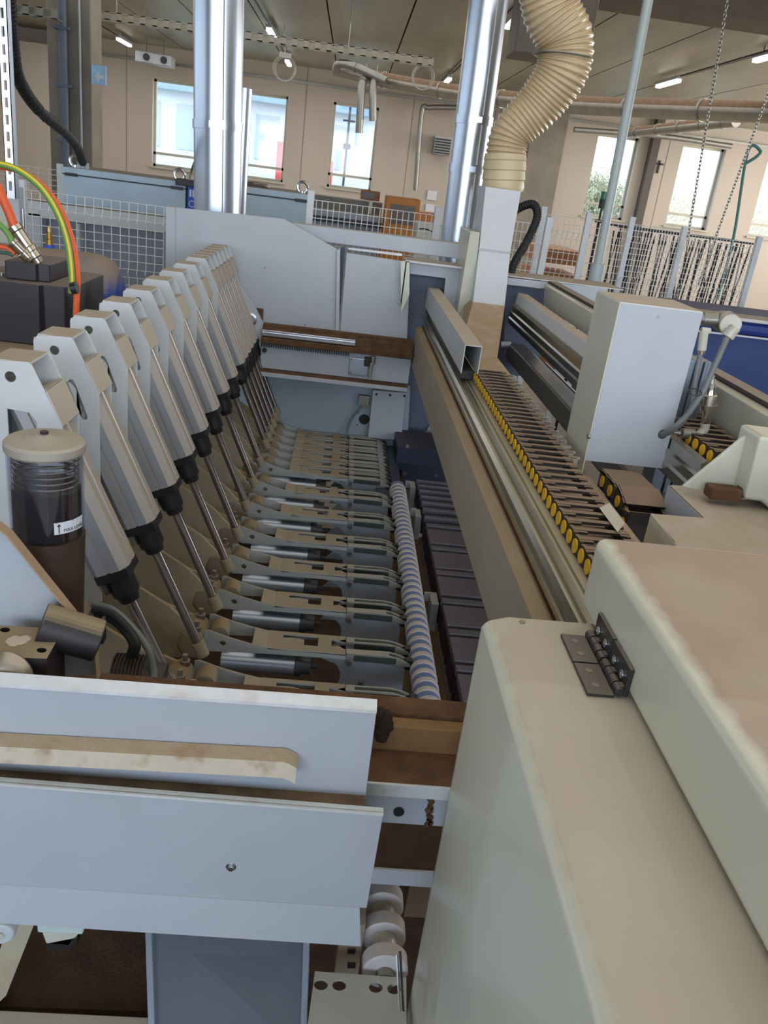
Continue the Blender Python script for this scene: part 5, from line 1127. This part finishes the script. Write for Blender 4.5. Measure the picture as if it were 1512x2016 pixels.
# label wrapped on the glass
lb = MB(); n = 10; a0, a1 = math.radians(-62), math.radians(-8); R = r*.955; z1 = zt-.128; z0 = zt-.150
def lp(f, z, R=R): th = a0+(a1-a0)*f; return V((a.x+R*math.cos(th), 1.36+R*math.sin(th), z))
for k in range(n): lb.add([lp(k/n, z0), lp((k+1)/n, z0), lp((k+1)/n, z1), lp(k/n, z1), lp(k/n, z0, R-.0006), lp((k+1)/n, z0, R-.0006), lp((k+1)/n, z1, R-.0006), lp(k/n, z1, R-.0006)], [(0, 1, 2, 3), (7, 6, 5, 4), (0, 4, 5, 1), (3, 2, 6, 7)])
lo = build('label_sticker', lb, LABELW, t)
def wraptext(txt, size, f0, zb, parent):
    cu = bpy.data.curves.new('lettering', 'FONT'); cu.body = txt; cu.size = size; cu.extrude = .0002
    ob = bpy.data.objects.new('lettering_source', cu); COL.objects.link(ob)
    dg = bpy.context.evaluated_depsgraph_get(); me = bpy.data.meshes.new_from_object(ob.evaluated_get(dg))
    m = MB(); vs = []
    for v in me.vertices:
        th = a0+(a1-a0)*f0+v.co.x/R; rr_ = R+.0004+v.co.z; vs.append(V((a.x+rr_*math.cos(th), 1.36+rr_*math.sin(th), zb+v.co.y)))
    m.add(vs, [tuple(p.vertices) for p in me.polygons]); bpy.data.objects.remove(ob); bpy.data.curves.remove(cu); bpy.data.meshes.remove(me)
    return build('lettering', m, TEXTK, parent, smooth=False)
wraptext('MAX LEVEL', .0088, .26, z0+.003, lo)
ar = MB(); 
ar.add([lp(.12, z0+.002, R+.0006), lp(.15, z0+.002, R+.0006), lp(.15, z1-.006, R+.0006), lp(.12, z1-.006, R+.0006)], [(0, 1, 2, 3)]).add([lp(.07, z1-.007, R+.0006), lp(.20, z1-.007, R+.0006), lp(.135, z1-.002, R+.0006)], [(0, 1, 2)]).add([lp(.05, z1-.001, R+.0006), lp(.6, z1-.001, R+.0006), lp(.6, z1, R+.0006), lp(.05, z1, R+.0006)], [(0, 1, 2, 3)])
build('arrow_mark', ar, TEXTK, lo, smooth=False)
# white bracket plate with pump
t = thing('pump_bracket', 'white sloping bracket plate with dusty edge in front of the reservoir', 'bracket', (-.5, 1.24, 1.3))
pp = wpoly([(-60, 980), (0, 1028), (22, 1045), (190, 1255), (196, 1330), (-60, 1330)], 1.24)
build('bracket_sheet', MB().prism(pp, 'Y', 1.24, 1.243), PANEL, t)
m = MB(); off = -.022
for k in range(1, 4):
    p, q = pp[k], pp[k+1]
    m.hexa([V((p[0], 1.24, p[1])), V((q[0], 1.24, q[1])), V((q[0], 1.24+off, q[1])), V((p[0], 1.24+off, p[1]))], [V((p[0]+.002, 1.24, p[1]+.002)), V((q[0]+.002, 1.24, q[1]+.002)), V((q[0]+.002, 1.24+off, q[1]+.002)), V((p[0]+.002, 1.24+off, p[1]+.002))])
build('bracket_rim', m, mat('dusty_rim', (165, 140, 112), .8), t)
t = thing('pump_block', 'black pump block with dusty top, holes and round motor behind', 'pump', at(60, 1330, Y=1.1))
zt_ = 1.44; cs = [at(0, 1231, Z=zt_), at(125, 1238, Z=zt_), at(92, 1297, Z=zt_), at(-40, 1292, Z=zt_)]
DK = mat('dusty_black_iron', (44, 38, 40), .5, dust=1., dcol=(150, 132, 104), dlow=.6, var=.08)
holes = [[(p.x, p.y) for p in [at(px+10*math.cos(q/14*2*PI), py+5*math.sin(q/14*2*PI), Z=zt_) for q in range(14)]] for px, py in ((10, 1240), (103, 1247), (82, 1280))]
build('pump_body', MB().prism([(p.x, p.y) for p in cs], 'Z', zt_-.12, zt_, holes), DK, t)
c = at(80, 1228, Y=1.19); c1 = at(196, 1262, Y=1.205)
build('pump_motor', MB().cyl(c, c1, .036, n=32), DK, t, bev=.003)
bl = MB(); random.seed(9)
for k in range(9): 
    q = at(38+random.uniform(-16, 16), 1262+random.uniform(-6, 6), Z=zt_); bl.lathe([(0, .009), (.002, .007), (.003, 0)], q, (0, 0, 1), 9)
build('dried_residue', bl, mat('pale_residue', (196, 180, 156), .6), t)
t = thing('chrome_knob', 'dusty metal bearing cap at the left picture edge above the guard panel', 'cap', at(0, 1340, Y=1.08))
c = at(8, 1338, Y=1.09)
build('cap_disc', MB().lathe([(0, .045), (.008, .046), (.014, .04), (.018, .034), (.022, .02), (.023, .0)], c, (.1, -1, .35), 32), mat('dusty_metal_cap', (160, 150, 136), .3, .7, stain=.4), t)
# motor on plate, tank, cables
t = thing('servo_motor', 'square black dusty servo motor with box on top', 'motor', at(60, 680, Y=2.35))
ym = 2.35; X0m = at(-70, 560, Y=ym).x; X1m = at(143, 560, Y=ym).x-.01; ztm = at(70, 560, Y=ym).z; zbm = at(70, 680, Y=ym).z
xn = at(82, 560, Y=ym).x
pm_ = [(X0m, ym), (xn-.01, ym), (xn, ym+.015), (xn+.055, ym+.02), (X1m, ym+.055), (X1m, ym+.34), (X0m, ym+.34)]
build('motor_body', MB().prism(pm_, 'Z', zbm, ztm), BLACKD, t, bev=.004)
xa_, xb_ = at(12, 530, Y=ym+.05).x, at(97, 530, Y=ym+.05).x
build('motor_box', MB().prism([(xa_, ym+.04), (xb_-.035, ym+.04), (xb_-.03, ym+.05), (xb_, ym+.055), (xb_, ym+.24), (xa_, ym+.24)], 'Z', ztm, ztm+.05), BLACKD, t, bev=.004)
for px, py in ((4, 543), (72, 549), (122, 544)): c = at(px, py, Z=ztm); build('motor_screw', MB().cyl(c, c+V((0, 0, .008)), .005, n=10), ALUC, t)
build('motor_shelf', MB().box(-1.5, -.70, 1.9, 2.9, zbm-.03, zbm), BEIGED, None, label='dusty beige shelf under the black servo motor', cat='shelf', bev=.003)
t = thing('connector_pair', 'two silver round connectors leaning on the servo motor box', 'connector', at(60, 520, Y=ym+.08))
def conn(p0, p1, r):
    d = p1-p0; L = d.length; return MB().lathe([(0, r*.7), (L*.12, r*.75), (L*.15, r), (L*.3, r), (L*.32, r*1.1), (L*.42, r*1.1), (L*.45, r*.92), (L*.85, r*.95), (L*.88, r*1.08), (L, r*1.08)], p0, d, 24)
build('large_connector', conn(at(76, 518, Y=ym+.06), at(26, 445, Y=ym+.05), .021), NICKEL, t)
build('small_connector', conn(at(60, 512, Y=ym+.02), at(22, 475, Y=ym+.0), .015), NICKEL, t)
build('orange_cable', MB().tube(spline([at(28, 446, Y=ym+.05), at(14, 410, Y=ym+.05), at(-12, 355, Y=ym+.04), at(-40, 300, Y=ym)], 8), .0125, 14), ORC, None, label='thick orange cable rising from the large silver connector', cat='cable')
build('green_cable', MB().tube(spline([at(26, 480, Y=ym), at(12, 455, Y=ym), at(-20, 425, Y=ym)], 8), .008, 12), GRC, None, label='short green cable entering the small silver connector', cat='cable')
build('thin_orange_cable', MB().tube(spline([at(30, 500, Y=ym+.03), at(14, 488, Y=ym+.03), at(-20, 484, Y=ym+.03)], 8), .006, 10), ORC, None, label='thin orange cable below the green one at the left edge', cat='cable')
build('thin_green_cable', MB().tube(spline([at(26, 503, Y=ym+.1), at(12, 498, Y=ym+.1), at(-20, 496, Y=ym+.1)], 8), .005, 10), mat('dark_green', (60, 100, 80), .5), None, label='thin dark green cable behind the thin orange one', cat='cable')
def arch(dx, dy): return [at(x+dx, y+dy, Y=2.3) for x, y in ((-60, 318), (0, 322), (42, 335), (85, 368), (118, 418), (138, 478), (146, 540), (145, 575), (143, 640), (142, 700))]
build('arched_orange_cable', MB().tube(spline(arch(6, 6), 8), .0085, 12), ORC, None, label='orange cable arching beside the green yellow one on the left', cat='cable')
tt = thing('earth_cable', 'green cable with yellow stripe arching high over the motor', 'cable', at(0, 322, Y=2.27))
ap = [p+V((0, -.022, 0)) for p in spline(arch(0, 0)[:8], 8)]
build('cable_sheath', MB().tube(ap, .0085, 12), GRC, tt)
build('yellow_line', MB().tube([p+V((.003, -.0065, .003)) for p in ap], .0035, 8), YGC, tt)
build('black_cable_tie', MB().cyl(at(141, 568, Y=2.27), at(152, 566, Y=2.27), .016, n=14), BLACK, None, label='black tie around the arching cables beside the motor', cat='cable tie')
t = thing('pressure_tank', 'round dusty blue pressure tank behind the black motor', 'tank', at(150, 620, Y=3.3))
c0 = at(60, 560, Y=3.35); c1 = at(186, 566, Y=3.35); R = .168
build('tank_shell', MB().lathe([(-.5, R), (0, R), (.0, R), (.05, R*.97), (.09, R*.86), (.115, R*.66), (.13, R*.4), (.135, 0)], V((c1.x-.02, 3.35, c0.z-.02)), (1, .12, 0), 48), mat('dusty_blue_tank', (38, 78, 170), .4, dust=1., dcol=(150, 134, 118), dlow=.15, var=.2), t)
c = at(98, 488, Y=3.35); 
build('valve_base', MB().cyl(V((c.x, 3.35, c.z-.02)), V((c.x, 3.35, c.z+.012)), .018, n=18), BLUEST, t)
build('brass_valve', MB().lathe([(0, .014), (.02, .014), (.022, .010), (.045, .010), (.047, .007), (.06, .006), (.07, .003)], V((c.x, 3.35, c.z+.012)), (0, 0, 1), 16), BRASS, t)
t = thing('white_post', 'short white square post at the left beside the mesh fence', 'post', at(25, 440, Y=4.0))
a = at(13, 367, Y=3.7); b = at(39, 440, Y=3.7)
build('post_body', MB().box(a.x, b.x, 3.7, 3.76, 0, a.z), PANEL, t, bev=.003)
build('post_hinge', MB().cyl((b.x+.008, 3.72, b.z-.08), (b.x+.008, 3.72, b.z+.06), .006, n=10), ALUC, t)
build('white_side_cover', MB().box(at(-80, 380, Y=3.9).x, at(12, 380, Y=3.9).x, 3.9, 4.1, 0, at(0, 385, Y=3.9).z), CREAM, None, label='cream cover at the left picture edge behind the orange cable', cat='cover', bev=.01)
# grey beams behind the left fence
t = thing('conveyor_frame', 'white conveyor frame beams seen through the left mesh fence', 'frame', (-1.6, 5.3, 1.2))
a = at(45, 397, Y=5.4); b = at(325, 430, Y=5.4)
build('frame_rail', MB().box(a.x, b.x, 5.4, 5.5, at(200, 442, Y=5.4).z, at(200, 412, Y=5.4).z), WHITE, t, bev=.004)
build('frame_leg', MB().box(a.x+.0, a.x+.1, 5.4, 5.5, 0, at(60, 420, Y=5.4).z).box(at(150, 450, Y=5.4).x, at(157, 450, Y=5.4).x, 5.4, 5.5, 0, at(150, 440, Y=5.4).z), PANEL, t)
build('frame_infill', MB().box(a.x, b.x, 5.55, 5.6, 0, at(200, 440, Y=5.5).z), mat('infill_grey', (150, 156, 170), .6), t)
# cables and ribbed motor near the front
m = MB().tube(spline([at(182, 1190, Y=1.5), at(220, 1200, Y=1.48), at(255, 1230, Y=1.45), at(290, 1275, Y=1.42), at(302, 1320, Y=1.4), at(300, 1350, Y=1.38)], 8), .0075, 10)
build('grey_cable', m, GREYH, None, label='grey cable looping in front of the nearest piston rod', cat='cable')
m = MB()
for k in range(2): m.tube(spline([at(185+k*6, 1200+k*8, Y=1.46), at(222, 1212+k*8, Y=1.44), at(252-k*5, 1240+k*3, Y=1.42), at(268-k*6, 1268, Y=1.4), at(262-k*6, 1292, Y=1.4)], 8), .009, 10)
build('bent_cable_pair', m, RUBBER, None, label='pair of dark cables bending down behind the pump bracket', cat='cable')
t = thing('ribbed_motor', 'dark ribbed motor housing behind the brown front beam', 'motor', at(265, 1330, Y=1.4))
c = at(225, 1330, Y=1.42); m = MB().cyl(c, c+V((.10, .0, -.01)), .042, n=28)
for k in range(9): m.cyl(c+V((k*.007, 0, 0)), c+V((k*.007+.003, 0, 0)), .047, n=28)
build('motor_ribs', m, mat('brown_black', (62, 50, 42), .6, stain=.4), t)
t = thing('small_sensor', 'small black sensor clip on the side of the pump bracket', 'sensor', at(205, 1260, Y=1.3))
build('sensor_body', MB().box(at(196, 1230, Y=1.3).x, at(203, 1230, Y=1.3).x, 1.3, 1.32, at(200, 1268, Y=1.3).z, at(200, 1224, Y=1.3).z), BLACK, t, bev=.001)
build('sensor_screw', MB().cyl(at(195, 1225, Y=1.3), at(197, 1238, Y=1.3), .006, n=10), STEEL, t)
